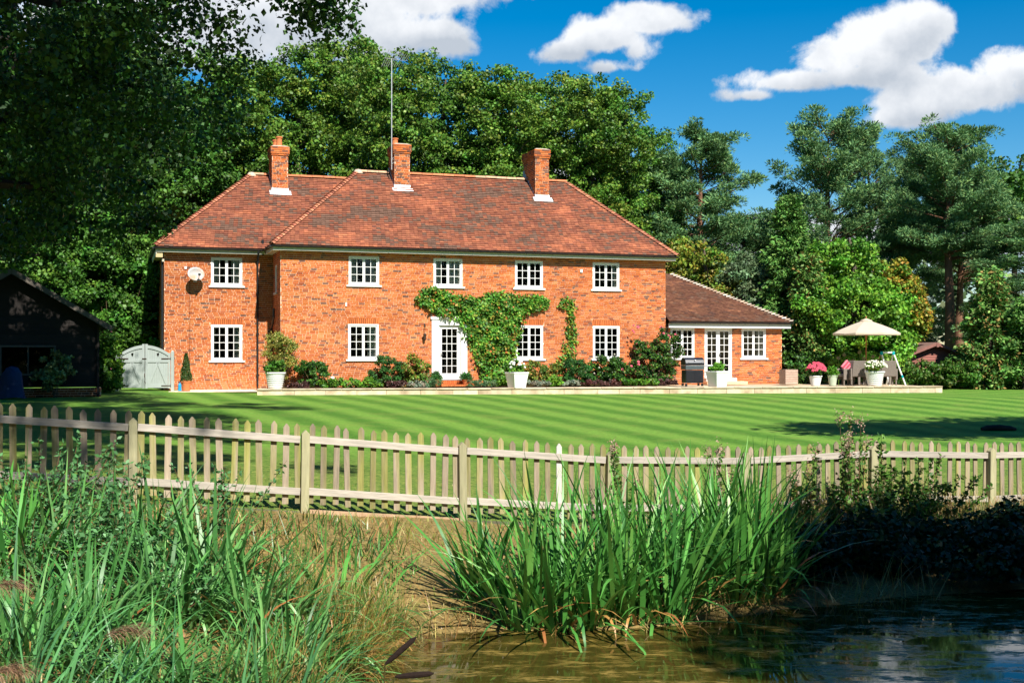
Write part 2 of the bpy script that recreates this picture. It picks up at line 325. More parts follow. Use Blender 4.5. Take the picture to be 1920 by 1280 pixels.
def bricks(O,e,nrm,Wd,z0,z1,holes=(),dark=0.,tone=1.,depth=.013):
    """one joined face of real bricks standing proud of the mortar; holes are (s0,s1,z0,z1)"""
    O=Vector(O);e=Vector(e);nrm=Vector(nrm); mb=MB(); ch=.075; g=.017; gv=.009; r=0; z=z0
    while z<z1-.02:
        zt=min(z+ch,z1); x=-.225*rng.random(); k=r
        while x<Wd:
            w=.225 if k%2==0 or rng.random()<.35 else .1125
            k+=1; a,b=max(x,0),min(x+w,Wd); x+=w
            segs=[(a+gv/2,b-gv/2,z+g/2,zt-g/2)]
            for h in holes:
                if zt>h[2] and z<h[3]:
                    ns=[]
                    for p,q,m0,m1 in segs:
                        if q<=h[0] or p>=h[1]: ns.append((p,q,m0,m1))
                        else:
                            if p<h[0]: ns.append((p,h[0],m0,m1))
                            if q>h[1]: ns.append((h[1],q,m0,m1))
                            pp,qq=max(p,h[0]),min(q,h[1])
                            if m1-h[3]>.012: ns.append((pp,qq,max(m0,h[3]+.004),m1))
                            if h[2]-m0>.012: ns.append((pp,qq,m0,min(m1,h[2]-.004)))
                    segs=ns
            for p,q,za,zb in segs:
                if q-p<.025: continue
                d=depth+rng.uniform(-.003,.003); c=brick_col(tone,dark)*(.93+.20*mnoise.noise(Vector((O.x+p*.5,z*.6,O.y)))-(.13 if z<.35 else 0)*rng.random())
                B=[O+e*p+Vector((0,0,za)),O+e*q+Vector((0,0,za)),O+e*q+Vector((0,0,zb)),O+e*p+Vector((0,0,zb))]
                Fv=[v+nrm*d for v in B]
                mb.add(B+Fv,[(4,5,6,7),(0,1,5,4),(1,2,6,5),(2,3,7,6),(3,0,4,7)],c)
        z+=ch; r+=1
    return mb
def backing(O,e,nrm,Wd,z0,z1,holes=()):
    O=Vector(O);e=Vector(e);nrm=Vector(nrm); mb=MB()
    X=sorted({0,Wd,*[v for h in holes for v in h[:2]]}); Z=sorted({z0,z1,*[v for h in holes for v in h[2:]]})
    for a,b in zip(X,X[1:]):
        for c,d in zip(Z,Z[1:]):
            if any(h[0]<=(a+b)/2<=h[1] and h[2]<=(c+d)/2<=h[3] for h in holes): continue
            P=[O+e*a+Vector((0,0,c)),O+e*b+Vector((0,0,c)),O+e*b+Vector((0,0,d)),O+e*a+Vector((0,0,d))]
            mb.add(P+[v-nrm*.11 for v in P],[(0,1,2,3),(7,6,5,4),(0,4,5,1),(1,5,6,2),(2,6,7,3),(3,7,4,0)])
    return mb
def wall(O,e,nrm,Wd,z0,z1,holes=(),b0=0,b1=0,**k):
    w=backing(Vector(O)+Vector(e)*b0,e,nrm,Wd-b0-b1,z0,z1,[(h[0]-b0,h[1]-b0,h[2],h[3]) for h in holes]).obj('wall',MORTAR,house)
    tag(bricks(O,e,nrm,Wd,z0,z1,holes,**k).obj('brickwork',BRICK,w),kind='stuff'); return w
# openings (s0,s1,z0,z1) on the main front
UP=[(2.56,3.74,3.98,5.07),(5.89,7.06,3.98,5.07),(9.24,10.42,3.98,5.07),(12.58,13.76,3.98,5.07)]
LO=[(2.54,3.72,1.15,2.49),(9.25,10.43,1.15,2.49),(12.59,13.77,1.15,2.49)]
DOOR=(5.81,7.25,.1,2.78)
AW=[(16.08,17.19,1.17,2.43),(17.67,18.96,.34,2.43),(19.43,20.6,1.17,2.43)]
E=(1,0,0); NF=(0,-1,0)
EV=5.22
arch=lambda w:(w[0]-.02,w[1]+.02,w[3],w[3]+.222)
mh=UP+LO+[DOOR]
wall((0,0,0),E,NF,15.85,0,EV,mh+[arch(w) for w in LO])
lw=[(-2.36,-1.18,3.98,5.07),(-2.36,-1.18,1.1,2.48)]
wall((-4.08,2.2,0),E,NF,4.08,-.05,EV,[(w[0]+4.08,w[1]+4.08,w[2],w[3]) for w in lw]+[tuple(v+(4.08 if i<2 else 0) for i,v in enumerate(arch(lw[1])))],tone=.92)
wall((-4.08,9.9,0),(0,-1,0),(-1,0,0),7.7,-.05,EV,tone=.9,b1=.113)
wall((0,2.2,0),(0,-1,0),(-1,0,0),2.2,0,EV,[(.7,1.25,3.7,4.75)],b1=.113)
wall((15.85,0,0),(0,1,0),(1,0,0),7.3,0,EV,b0=.113)
wall((15.88,.0,0),E,NF,5.5,.05,2.43,[(w[0]-15.88,w[1]-15.88,w[2],w[3]) for w in AW],tone=1.04)
wall((21.38,0,0),(0,1,0),(1,0,0),7.2,.05,2.43,b0=.113)
# back wall and ground floor slab keep light out of the rooms
MB().box(-4.08,15.85,9.9,10.1,0,EV).box(-4,15.8,.2,9.8,-.05,-.02).obj('back_wall',MORTAR,house)
ARM=[]
def arch_bricks(w,t,parent=house):
    n=int(round((w[1]-w[0]+.04)/.077)); p=(w[1]-w[0]+.04)/n; mid=(w[0]+w[1])/2
    me=None
    for i in range(n):
        x=w[0]-.02+p*(i+.5); lean=(x-mid)*.12
        mb=MB(); mb.prism([(-p/2+.006,0),(p/2-.006,0),(p/2-.006+lean*.5,.215),(-p/2+.006+lean*.5,.215)],-.016,.0)
        o=mb.obj('arch_brick',ARCHM,parent,(x,t,w[3]+.005))
ARCHM=M('arch_brick',(.50,.13,.035),rough=.85,objr=.22,var=.15,scale=20)
for w in LO: arch_bricks(w,0)
arch_bricks(lw[1],2.2)
BARM=None
def pane(par,x0,x1,z0,z1,y=.045):
    mb=MB().add([(x0,y,z0),(x1,y,z0),(x1,y,z1),(x0,y,z1)],[(0,1,2,3)]); return mb.obj('pane',GLASS,par)
ROOM=M('room_plaster',(.16,.14,.11),rough=.9,var=.2,scale=1)
CURT=M('curtain',(.62,.59,.52),rough=.9,var=.1)
def window(w,t=0.,rows=3,cols=2,leaves=2,sill=True,curt=None,rz=0.,fr=.055,door=False,pname='window',deep=2.4,loc=None,surround=0):
    W_=w[1]-w[0];Hh=w[3]-w[2]; b=fr
    f=MB(); y0,y1=-.012,.09
    z0=0
    f.box(0,b,y0,y1,0,Hh).box(W_-b,W_,y0,y1,0,Hh).box(b,W_-b,y0,y1,Hh-b,Hh).box(b,W_-b,y0,y1,0,b)
    o=f.obj(pname,WHITE,house,loc or (w[0],t,w[2]),(0,0,rz),bevel=.004)
    lwid=(W_-2*b)/leaves; sb=.05 if not door else .085; bt=.05 if not door else .20
    for k in range(leaves):
        x0=b+k*lwid; x1=x0+lwid; s=MB(); ya,yb=.012,.06
        s.box(x0+.003,x0+sb,ya,yb,b+.003,Hh-b-.003).box(x1-sb,x1-.003,ya,yb,b+.003,Hh-b-.003).box(x0+sb,x1-sb,ya,yb,b+.003,b+bt).box(x0+sb,x1-sb,ya,yb,Hh-b-sb,Hh-b-.003)
        gx0,gx1,gz0,gz1=x0+sb,x1-sb,b+bt,Hh-b-sb; cw=(gx1-gx0)/cols; chh=(gz1-gz0)/rows; q=.011
        for i in range(1,cols): s.box(gx0+i*cw-q,gx0+i*cw+q,ya+.008,yb-.004,gz0,gz1)
        for j in range(1,rows): s.box(gx0,gx1,ya+.01,yb-.006,gz0+j*chh-q,gz0+j*chh+q)
        s.obj('door_leaf' if door else 'sash',WHITE,o)
        for i in range(cols):
            for j in range(rows):
                pane(o,gx0+i*cw+q,gx0+(i+1)*cw-q,gz0+j*chh+q,gz0+(j+1)*chh-q)
        if door and (k==leaves-1 or leaves==1):
            hx=x0+.045 if leaves==2 else x0+.045
            MB().box(hx-.012,hx+.012,-.012,.012,Hh*.42,Hh*.42+.16).box(hx-.012,hx+.09,-.045,-.03,Hh*.42+.08,Hh*.42+.1).obj('handle',BLACKP,o)
    if sill: MB().box(-.09,W_+.09,-.075,.09,-.07,-.002).obj('sill',WHITE,o,bevel=.005)
    # the room behind: a plain box open towards the glass
    m=.0; r=MB(); X0,X1,Y0,Y1,Z0,Z1=-m,W_+m,.105,deep,-.05,Hh
    P=[(X0,Y0,Z0),(X1,Y0,Z0),(X1,Y0,Z1),(X0,Y0,Z1),(X0-.6,Y1,Z0-.6),(X1+.6,Y1,Z0-.6),(X1+.6,Y1,Z1+.2),(X0-.6,Y1,Z1+.2)]
    r.add(P,[(4,5,6,7),(0,1,5,4),(1,2,6,5),(2,3,7,6),(3,0,4,7)]); r.obj('room',ROOM,o)
    if curt:
        for side,wd in curt:
            vs=[];fs=[];n=14; xa=.06 if side=='l' else W_-.06-wd
            for i in range(n+1):
                x=xa+wd*i/n; y=.14+.022*math.sin(i*2.1)
                vs+=[(x,y,.03),(x+.01*math.sin(i),y*1.05,Hh-.03)]
            for i in range(n): fs.append((2*i,2*i+2,2*i+3,2*i+1))
            MB().add(vs,fs).obj('curtain',CURT,o,smooth=True)
    return o
cu=[[('l',.24),('r',.26)],[('l',.3),('r',.42)],None,[('r',.2)]]
for w,c in zip(UP,cu): window(w,curt=c)
for w,c in zip(LO,[[('r',.34)],None,None]): window(w,rows=4,curt=c)
window(lw[0],2.2,curt=[('l',.22),('r',.34)]); window(lw[1],2.2,rows=4,curt=[('r',.2),('l',.1)])
window((.7,1.25,3.7,4.75),rows=3,cols=2,leaves=1,rz=R(-90),loc=(0,1.5,3.7),deep=1.2)
for i,w in enumerate(AW):
    window(w,rows=(4,6,4)[i],door=i==1,pname='french_window' if i==1 else 'window',sill=i!=1,curt=[('r',.3)] if i==2 else None)
MB().box(17.6,19.03,-.32,-.016,.2,.335).obj('door_sill',WHITE,house)
tag(MB().box(17.4,19.3,-.75,-.33,.08,.2,(.9,.5,.3)).obj('doorstep',BRICK,house))
# front door with its white surround
sd=MB().box(5.81,6.10,-.05,.09,.32,2.78).box(6.99,7.25,-.05,.09,.32,2.78).box(6.10,6.99,-.05,.09,2.47,2.78).box(5.76,7.3,-.09,-.051,2.70,2.80)
sd.box(5.86,6.06,-.075,-.051,.5,2.6).box(7.04,7.2,-.075,-.051,.5,2.6).obj('door_surround',WHITE,house,bevel=.006)
window((6.10,6.99,.34,2.47),rows=6,cols=3,leaves=1,door=True,pname='front_door',sill=False,t=.03)
st=MB().box(5.7,7.4,-.5,-.016,.1,.325,(.5,.15,.06)).obj('doorstep',M('step_brick',(.5,.4,.4),rough=.8,var=.3,scale=25),house)
for i in range(20):
    MB().box(0,.076,-.03,0,0,.095).obj('step_brick',ARCHM,st,(5.72+i*.084,-.5,.11))
    MB().box(0,.076,-.03,0,0,.1).obj('step_brick',ARCHM,st,(5.72+i*.084,-.5,.215))
for i in range(14):
    MB().box(0,.08,-.35,0,0,.08).obj('step_brick',ARCHM,st,(5.98+i*.088,-.535,.1))
# ---------------------------------------------------------------- roofs
TP=np.array([(.225,.082,.049),(.215,.078,.047),(.245,.092,.054),(.20,.070,.045),(.175,.064,.042),(.15,.062,.045),(.29,.11,.062)])*np.array((1.03,1.0,.93)); TW=np.array([.26,.22,.16,.15,.1,.06,.05])
from mathutils import noise as mnoise
def tiles(O,e,up,courses,exp,lim,pal=TP,tw=.165,seed=0,patchy=1.):
    """a slope of real plain tiles, each course lapping the one below; lim(v)->(a,b)"""
    O=Vector(O);e=Vector(e).normalized();up=Vector(up).normalized();n=e.cross(up).normalized()
    if n.z<0:n=-n
    mb=MB(); rs=np.random.default_rng(seed)
    for r in range(courses):
        v=r*exp; a,b=lim(v); 
        if b-a<.05: break
        sag=.008*math.sin(r*1.3)
        x=a-(tw/2 if r%2 else 0)
        while x<b:
            x0=max(x,a)+.002;x1=min(x+tw,b)-.002; x+=tw
            if x1-x0<.03: continue
            c=pal[rs.choice(len(pal),p=TW/TW.sum())]*rs.uniform(.85,1.15)
            p=O+e*x0+up*v; nn=mnoise.noise(Vector((p.x*.55,p.y*.5,v*1.1)))+.5*mnoise.noise(Vector((p.x*1.7,p.z,v*2.7)))
            c=c*(1-.22*nn)
            if nn*patchy>.36+rs.uniform(-.45,.45): c=np.array((.135,.075,.052))*rs.uniform(.8,1.2)
            elif nn*patchy<-.38: c=c*np.array((1.25,1.2,1.1))
            pass
            h=.034+rs.uniform(-.004,.006)+.004*math.sin(x*2+r); j=rs.uniform(-.006,.006)
            v0=v-.012+j; v1=v+exp+.02
            B=[O+e*x0+up*v0,O+e*x1+up*v0,O+e*x1+up*v1,O+e*x0+up*v1]
            T=[B[0]+n*h,B[1]+n*(h+rs.uniform(-.002,.002)),B[2]+n*.006,B[3]+n*.006]
            mb.add(B+T,[(4,5,6,7),(0,1,5,4),(1,2,6,5),(3,0,4,7)],c)
    return mb
ZG=5.38; RIDGE=8.83; PR=4.0; rise=RIDGE-ZG; SL=math.hypot(PR,rise); UPF=Vector((0,PR,rise)).normalized()
def slope(O,e,up,L_,run0,run1,slen,exp=.13,seed=1,**k):
    n=int(slen/exp)
    return tiles(O,e,up,n,exp,lambda v:(run0*v/slen,L_-run1*v/slen),seed=seed,**k)
TB=M('roof_deck',(.1,.05,.035),rough=.9)
def roof(faces,deck,name='roof'):
    d=MB()
    for P in deck: d.add(P,[tuple(range(len(P)))])
    o=d.obj(name,TB,house)
    for f in faces: tag(f.obj('tile_slope',TILE,o),kind='stuff')
    return o
x0,x1,yf,yb=-.35,16.2,-.35,7.65; rl,rr=x0+PR,12.75
m_f=slope((x0,yf,ZG+.03),E,UPF,x1-x0,PR,x1-rr,SL,seed=3)
upl=Vector((PR,0,rise)); upr=Vector((-(x1-rr),0,rise))
m_l=slope((x0,yb,ZG+.03),(0,-1,0),upl,8,4,4,SL,seed=4); m_r=slope((x1,yf,ZG+.03),(0,1,0),upr,8,4,4,math.hypot(x1-rr,rise),seed=5)
def up_(P): return [(a,b,c) for a,b,c in P]
A1=(x0,yf,ZG);A2=(x1,yf,ZG);A3=(x1,yb,ZG);A4=(x0,yb,ZG);Q1=(rl,yf+4,RIDGE);Q2=(rr,yf+4,RIDGE)
mroof=roof([m_f,m_l,m_r],[[A1,A2,Q2,Q1],[A2,A3,Q2],[A3,A4,Q1,Q2],[A4,A1,Q1],[(x0,yf,ZG-.02),(x1,yf,ZG-.02),(x1,yb,ZG-.02),(x0,yb,ZG-.02)]])
# left wing
y0=2.2-.35; xl=-4.43
l_f=slope((xl,y0,ZG+.03),E,UPF,8.,PR,0,SL,seed=7); l_l=slope((xl,y0+8,ZG+.03),(0,-1,0),upl,8,4,4,SL,seed=8)
B1=(xl,y0,ZG);B4=(xl,y0+8,ZG);B2=(6,y0,ZG);B3=(6,y0+8,ZG);Q3=(xl+4,y0+4,RIDGE);Q4=(6,y0+4,RIDGE)
# the wing's front slope stops where it runs under the main roof's left slope
wl=roof([],[[B1,(x0-.02,y0,ZG),(x0-.02+4,y0+4,RIDGE),Q3],[B4,B1,Q3],[B3,B4,Q3,Q4],[(xl,y0,ZG-.02),(x0,y0,ZG-.02),(x0,y0+8,ZG-.02),(xl,y0+8,ZG-.02)]])
lf=tiles((xl,y0,ZG+.03),E,UPF,int(SL/.13),.13,lambda v:(PR*v/SL,(x0-xl)+PR*v/SL+.0),seed=7)
tag(lf.obj('tile_slope',TILE,wl),kind='stuff'); tag(l_l.obj('tile_slope',TILE,wl),kind='stuff')
# hip (bonnet) tiles and ridge tiles, one object each
def bonnet_mesh(col,w=.12,h=.085,L_=.24,lift=.05):
    mb=MB(); vs=[];fs=[];n=6
    for k,(y,r,zz) in enumerate(((0,1.,lift),(L_,.72,0),)):
        for i in range(n+1):
            a=math.pi*i/n; vs.append((math.cos(a)*w*r,y,zz+math.sin(a)*h*r))
    for i in range(n+1):
        a=math.pi*i/n; vs.append((math.cos(a)*w*.82,.0,lift+math.sin(a)*h*.7-.012))
    for i in range(n): fs.append((i,i+1,n+2+i,n+1+i)); fs.append((i+1,i,2*n+2+i,2*n+3+i))
    return mb.add(vs,fs,col).mesh('hip_tile',True)
HIPM=M('hip_tile',(1,1,1),rough=.85,var=.3,scale=12,objr=.3)
RIDM=M('ridge_tile',(1,1,1),rough=.85,var=.25,scale=7,objr=.18)
bm_=[bonnet_mesh(c) for c in ((.36,.14,.08),(.30,.10,.06),(.42,.17,.09))]; 
for b in bm_: b.materials.append(HIPM)
def hips(p,q,parent,exp,meshes,name='hip_tile'):
    p=Vector(p);q=Vector(q); d=q-p; n=int(d.length/exp); X=d.cross(Vector((0,0,1))).normalized(); Y=d.normalized(); Z=X.cross(Y)
    mt=Matrix((X,Y,Z)).transposed().to_euler()
    for i in range(n):
        o=place(name,meshes[rng.integers(len(meshes))],None,parent,p+Y*(i*exp-.03)+Vector((0,0,.02)),(mt.x+rng.uniform(-.03,.03),mt.y+rng.uniform(-.05,.05),mt.z+rng.uniform(-.04,.04)))
he=.13*math.hypot(SL,4)/SL
hips(A1,Q1,mroof,he,bm_); hips(A2,Q2,mroof,he*1.0,bm_); hips(B1,Q3,wl,he,bm_)
def ridge(p,q,parent,pale):
    p=Vector(p);q=Vector(q); n=max(1,int((q-p).length/.46)); st=(q-p)/n
    for i in range(n):
        col=(.55,.33,.2) if pale(i/n) else (.50,.17,.075)
        mb=MB(); vs=[];fs=[]; l=st.length-.012
        for y in (0,l):
            for k in range(7):
                a=math.pi*k/6; vs.append((y,-math.cos(a)*.13,math.sin(a)*.10))
        for k in range(6): fs.append((k,k+1,8+k,7+k))
        fs+= [tuple(range(6,-1,-1)),tuple(range(7,14))]
        mb.add(vs,fs,col).obj('ridge_tile',RIDM,parent,p+st*i+Vector((0,0,.02+rng.uniform(-.005,.005))),(0,rng.uniform(-.006,.006),0),smooth=False)
ridge((rl-.1,yf+4,RIDGE),(rr+.1,yf+4,RIDGE),mroof,lambda f:f<.14 or .5<f<.8)
ridge((xl+4,y0+4,RIDGE),(3.6,y0+4,RIDGE),wl,lambda f:f<.06)
MB().lathe([(0,.2),(.13,.17),(.2,.05),(.2,0)],10).obj('hip_cap',M('cement',(.5,.4,.3)),wl,(xl+4,y0+4,RIDGE-.06)); MB().lathe([(0,.2),(.13,.17),(.2,.05),(.2,0)],10).obj('hip_cap',_m['cement'],mroof,(rl,yf+4,RIDGE-.06))
# low right wing roof
AZ=2.68; ax0,ax1,ay=15.88,21.7,-.3; ar=4.0; arise=2.28; asl=math.hypot(ar,arise); BPAL=TP*np.array((.62,.78,.85))
a_f=tiles((ax0,ay,AZ+.03),E,(0,ar,arise),int(asl/.11),.11,lambda v:(0,ax1-ax0-ar*v/asl),pal=BPAL,seed=11,patchy=.75)
a_r=tiles((ax1,ay,AZ+.03),(0,1,0),(-ar,0,arise),int(asl/.11),.11,lambda v:(ar*v/asl,7.8-ar*v/asl),pal=BPAL,seed=12)
aroof=roof([a_f,a_r],[[(ax0,ay,AZ),(ax1,ay,AZ),(ax1-ar,ay+ar,AZ+arise),(ax0,ay+ar,AZ+arise)],[(ax1,ay,AZ),(ax1,ay+7.8,AZ),(ax1-ar,ay+ar,AZ+arise)],[(ax0,ay+ar,AZ+arise),(ax1-ar,ay+ar,AZ+arise),(ax1,ay+7.8,AZ),(ax0,ay+7.8,AZ)],[(ax0,ay,AZ-.02),(ax1,ay,AZ-.02),(ax1,ay+7.8,AZ-.02),(ax0,ay+7.8,AZ-.02)]])
bw=[bonnet_mesh(c,w=.10,h=.075,L_=.16,lift=.06) for c in ((.62,.52,.42),(.5,.36,.26),(.68,.6,.5))]
for b in bw: b.materials.append(HIPM)
hips((ax1,ay,AZ),(ax1-ar,ay+ar,AZ+arise),aroof,.165,bw)
# soffit boards, fascias, gutters, pipes
SOFF=M('soffit_board',(.55,.47,.36),rough=.7,var=.1)
MB().box(x0+.06,x1-.06,yf+.05,-.016,EV,EV+.03).box(x0+.06,-.016,-.016,2.2,EV,EV+.03).box(15.87,x1-.06,-.016,7.5,EV,EV+.03).obj('soffit',SOFF,house)
MB().box(xl+.06,x0+.05,y0+.05,2.184,EV,EV+.03).box(xl+.06,-4.1,2.184,9.8,EV,EV+.03).obj('soffit',SOFF,house)
MB().box(x0+.03,x1-.03,yf+.02,yf+.048,EV-.02,ZG-.03).box(x0+.03,x0+.058,yf+.05,2.0,EV-.02,ZG-.03).box(x1-.058,x1-.03,yf+.05,7,EV-.02,ZG-.03).obj('fascia',M('cream_fascia',(.62,.6,.5),rough=.5,var=.1),house)
MB().box(xl+.03,x0,y0+.02,y0+.048,EV-.02,ZG-.03).box(xl+.03,xl+.058,y0+.05,9.5,EV-.1,ZG-.03).obj('fascia',_m['cream_fascia'],house)
MB().box(ax0,ax1-.03,ay+.03,ay+.058,2.44,2.62).box(ax0,ax1-.06,ay+.06,-.016,2.44,2.46).box(ax1-.058,ax1-.03,ay+.06,7,2.44,2.62).obj('fascia',WHITE,house)
def gutter(p,q,parent=house):
    p=Vector(p);q=Vector(q); d=(q-p).normalized(); side=d.cross(Vector((0,0,1))).normalized(); mb=MB(); vs=[];fs=[];n=8
    for e_ in (p,q):
        for rr_ in (.062,.054):
            for k in range(n+1):
                a=math.pi*k/n; vs.append(e_+side*math.cos(a)*rr_-Vector((0,0,1))*math.sin(a)*rr_)
    m_=n+1
    for k in range(n): fs+=[(k,k+1,2*m_+k+1,2*m_+k),(m_+k+1,m_+k,3*m_+k,3*m_+k+1)]
    fs+=[(0,m_,3*m_,2*m_),(n,2*m_+n,3*m_+n,m_+n),tuple(range(n+1)),tuple(range(3*m_-1,2*m_-1,-1))]
    o=mb.add(vs,fs).obj('gutter',BLACKP,parent,smooth=True)
    L_=(q-p).length; k=int(L_/1.1)
    me=None
    for i in range(1,k):
        c=p+d*(i*L_/k); b=MB(); b.tube([c-side*.068+Vector((0,0,.01)),c-side*.05-Vector((0,0,.05)),c-Vector((0,0,.072)),c+side*.05-Vector((0,0,.05)),c+side*.068+Vector((0,0,.01))],.009,5); b.obj('bracket',BLACKP,o)
gutter((x0-.03,yf-.05,ZG-.01),(x1+.04,yf-.05,ZG-.01)); gutter((x0-.05,yf,ZG-.01),(x0-.05,1.86,ZG-.01))
gutter((xl-.03,y0-.05,ZG-.01),(x0-.05,y0-.05,ZG-.01)); gutter((xl-.05,y0,ZG-.01),(xl-.05,9.8,ZG-.01))
gutter((ax0,ay-.05,AZ-.01),(ax1+.04,ay-.05,AZ-.01)); gutter((x1+.05,yf,ZG-.01),(x1+.05,7.6,ZG-.01))
s1,_=pl(483,500,2.12)
MB().tube([(s1,y0-.05,ZG-.06),(s1,y0-.05,ZG-.12),(s1,2.12,ZG-.42),(s1,2.12,.1),(s1,2.02,.04)],.036,10).obj('downpipe',BLACKP,house,smooth=True)
for z in (.5,2.1,3.7,4.9): MB().box(s1-.055,s1+.055,2.1,2.186,z,z+.05).obj('pipe_clip',BLACKP,house)
s2,z2=pl(494.5,448,1.75)
MB().tube([(s2,y0+.25,z2),(s2,y0+.25,ZG-.2)],.05,10).obj('soil_vent_pipe',BLACKP,house,smooth=True)
MB().tube([(-.1,1.2,3.1),(-.1,1.2,2.8),(-.1,1.6,2.5),(-.1,2.0,2.3),(-.1,2.0,.1)],.045,8).obj('downpipe',BLACKP,house,smooth=True)
MB().tube([(15.9,-.1,2.62),(15.9,-.1,2.5),(15.9,-.06,2.3),(15.9,-.06,.15)],.035,8).obj('downpipe',BLACKP,house,smooth=True)
MB().tube([(-4.15,2.25,ZG-.1),(-4.15,2.25,.0)],.036,8).obj('downpipe',BLACKP,house,smooth=True)
MB().box(-4.4,-4.15,1.92,2.1,5.0,5.2,(.9,.85,.6)).box(-4.2,-4.09,2.1,2.14,4.85,4.95).obj('eave_box',SOFF,house)
s3,z3=pl(1090,509,-.03)
MB().box(s3-.05,s3+.05,-.06,-.016,z3-.04,z3+.08).obj('alarm_light',WHITE,house); s3,z3=pl(649,571,-.03); MB().box(s3-.03,s3+.03,-.05,-.016,z3-.06,z3+.08).obj('vent_tile',WHITE,house)
s3,z3=pl(348,502,2.2); MB().box(s3-.04,s3+.04,2.15,2.184,z3-.05,z3+.05).obj('vent_tile',WHITE,house)
s3,z3=pl(623,708,0); MB().box(s3-.07,s3+.07,-.05,-.016,z3-.05,z3+.05).obj('outside_tap_box',WHITE,house)
# cable lines down the left wing
s3,z3=pl(356,640,2.17); MB().tube([(s3,2.175,z3-1.0),(s3,2.175,4.2)],.007,4).obj('cable',BLACKP,house)
s4,z4=pl(1247,484,-.02)
# ---- chimneys
def chim(s0,s1,t0,t1,zb,zt,parent,pots=()):
    c=MB().box(s0,s1,t0,t1,zb-1.2,zt-.02).obj('chimney',MORTAR,house)
    B=MB()
    def merge(m,tone=1):
        o=len(B.v);B.v+=m.v;B.f+=[tuple(i+o for i in f) for f in m.f];B.c+=m.c
    def ring(e,za,zb_,dark):
        a0,a1,b0,b1=s0-e,s1+e,t0-e,t1+e
        if e: B.box(a0,a1,b0,b1,za,zb_-.002,(.35,.2,.13))
        merge(bricks((a0,b0,0),(1,0,0),(0,-1,0),a1-a0,za,zb_,dark=dark)); merge(bricks((a0,b1,0),(0,-1,0),(-1,0,0),b1-b0,za,zb_,dark=dark)); merge(bricks((a1,b0,0),(0,1,0),(1,0,0),b1-b0,za,zb_,dark=dark))
    ring(0,zb-1.,zt-.35,.9); ring(.03,zt-.375,zt-.30,.3); ring(.055,zt-.30,zt-.0,.5)
    tag(B.obj('brickwork',BRICK,c),kind='stuff')
    MB().add([(s0-.06,t0-.06,zt),(s1+.06,t0-.06,zt),(s1+.06,t1+.06,zt),(s0-.06,t1+.06,zt),(s0+.08,t0+.08,zt+.06),(s1-.08,t0+.08,zt+.06),(s1-.08,t1-.08,zt+.06),(s0+.08,t1-.08,zt+.06)],[(4,5,6,7),(0,1,5,4),(1,2,6,5),(2,3,7,6),(3,0,4,7)]).obj('flaunching',M('cement',(.5,.4,.3)),c)
    MB().box(s0-.03,s1+.03,t0-.035,t0-.018,zb-.02,zb+.16).add([(s0-.12,t0-.24,zb-.13),(s1+.12,t0-.24,zb-.13),(s1+.12,t0-.02,zb+.06),(s0-.12,t0-.02,zb+.06)],[(0,1,2,3)]).obj('lead_flashing',M('pale_lead',(.75,.75,.76),rough=.5,var=.1),c)
    k=rise/PR; n=8; vs=[]
    for side,x in (('l',s0-.018),('r',s1+.018)):
        mb=MB()
        for i in range(n):
            y=t0+(t1-t0)*i/n; z=zb+(y-t0)*k; mb.box(x-.004,x+.004,y,y+(t1-t0)/n+.01,z-.1,z+.2)
        mb.obj('step_flashing',LEAD,c)
    for (px,py,r,h) in pots:
        MB().lathe([(r*1.05,0),(r*.95,h*.15),(r*.88,h*.6),(r*.9,h*.84),(r*1.1,h*.86),(r*1.1,h),(r*.85,h),(r*.8,h*.3)],14).obj('chimney_pot',TERRA,c,(s0+(s1-s0)*px,t0+(t1-t0)*py,zt+.03),smooth=True)
    return c
chim(.31,.95,4.95,6.0,8.05,9.94,wl,[(.5,.25,.13,.42),(.35,.72,.12,.36)])
chim(5.0,5.63,2.85,3.9,8.12,9.94,mroof,[(.22,.5,.13,.3)])
chim(11.04,11.64,2.6,4.15,7.93,10.02,mroof)
# ---------------------------------------------------------------- fittings that hang on the house
t=thing('tv_aerial','tall thin roof aerial on a grey mast strapped to the middle chimney','aerial',H(4.9,2.95,8.9),TH)
MB().tube([(0,0,0),(0,0,4.55)],.022,8).obj('mast',M('galvanised',(.5,.5,.5),rough=.4,metal=.5),t,smooth=True)
GAL=_m['galvanised']
MB().tube([(-.35,-.2,4.5),(.75,.45,4.62)],.012,5).obj('boom',GAL,t)
for i in range(11):
    f=i/10; MB().tube([(-.3+1.0*f-.12,-.17+.6*f+.15,4.51+.1*f-.32+.1*f),(-.3+1.0*f+.12,-.17+.6*f-.15,4.51+.1*f+.32-.1*f)],.011,4).obj('element',GAL,t)
MB().tube([(0,0,.45),(.35,.06,.62)],.013,5).tube([(0,0,.45),(.35,.06,.28)],.013,5).tube([(0,0,.9),(.3,-.05,1.05),(.4,.0,.75)],.013,5).tube([(-.01,-.01,.2),(.2,-.1,.42),(.35,-.08,.3)],.012,5).obj('bracket',GAL,t)
sx,sz=pl(366,516,2.0)
t=thing('satellite_dish','round pale satellite dish with rusty stain on the left wing wall','satellite dish',H(sx,2.186,sz),TH)
DM=M('dish_metal',(.45,.44,.43),rough=.5,var=.1,tint2=(.45,.25,.14),t2scale=2.6)
vs=[(0,0,0)];fs=[];n=28
for j in range(1,5):
    for k in range(n):
        a=2*math.pi*k/n; r=j/4; vs.append((math.cos(a)*.32*r,-.09*r*r,math.sin(a)*.26*r))
for k in range(n): fs.append((0,1+k,1+(k+1)%n))
for j in range(3):
    for k in range(n): fs.append((1+j*n+k,1+(j+1)*n+k,1+(j+1)*n+(k+1)%n,1+j*n+(k+1)%n))
d=MB().add(vs,fs).obj('reflector',DM,t,(0,-.36,.02),(R(-12),0,R(12)),smooth=True)
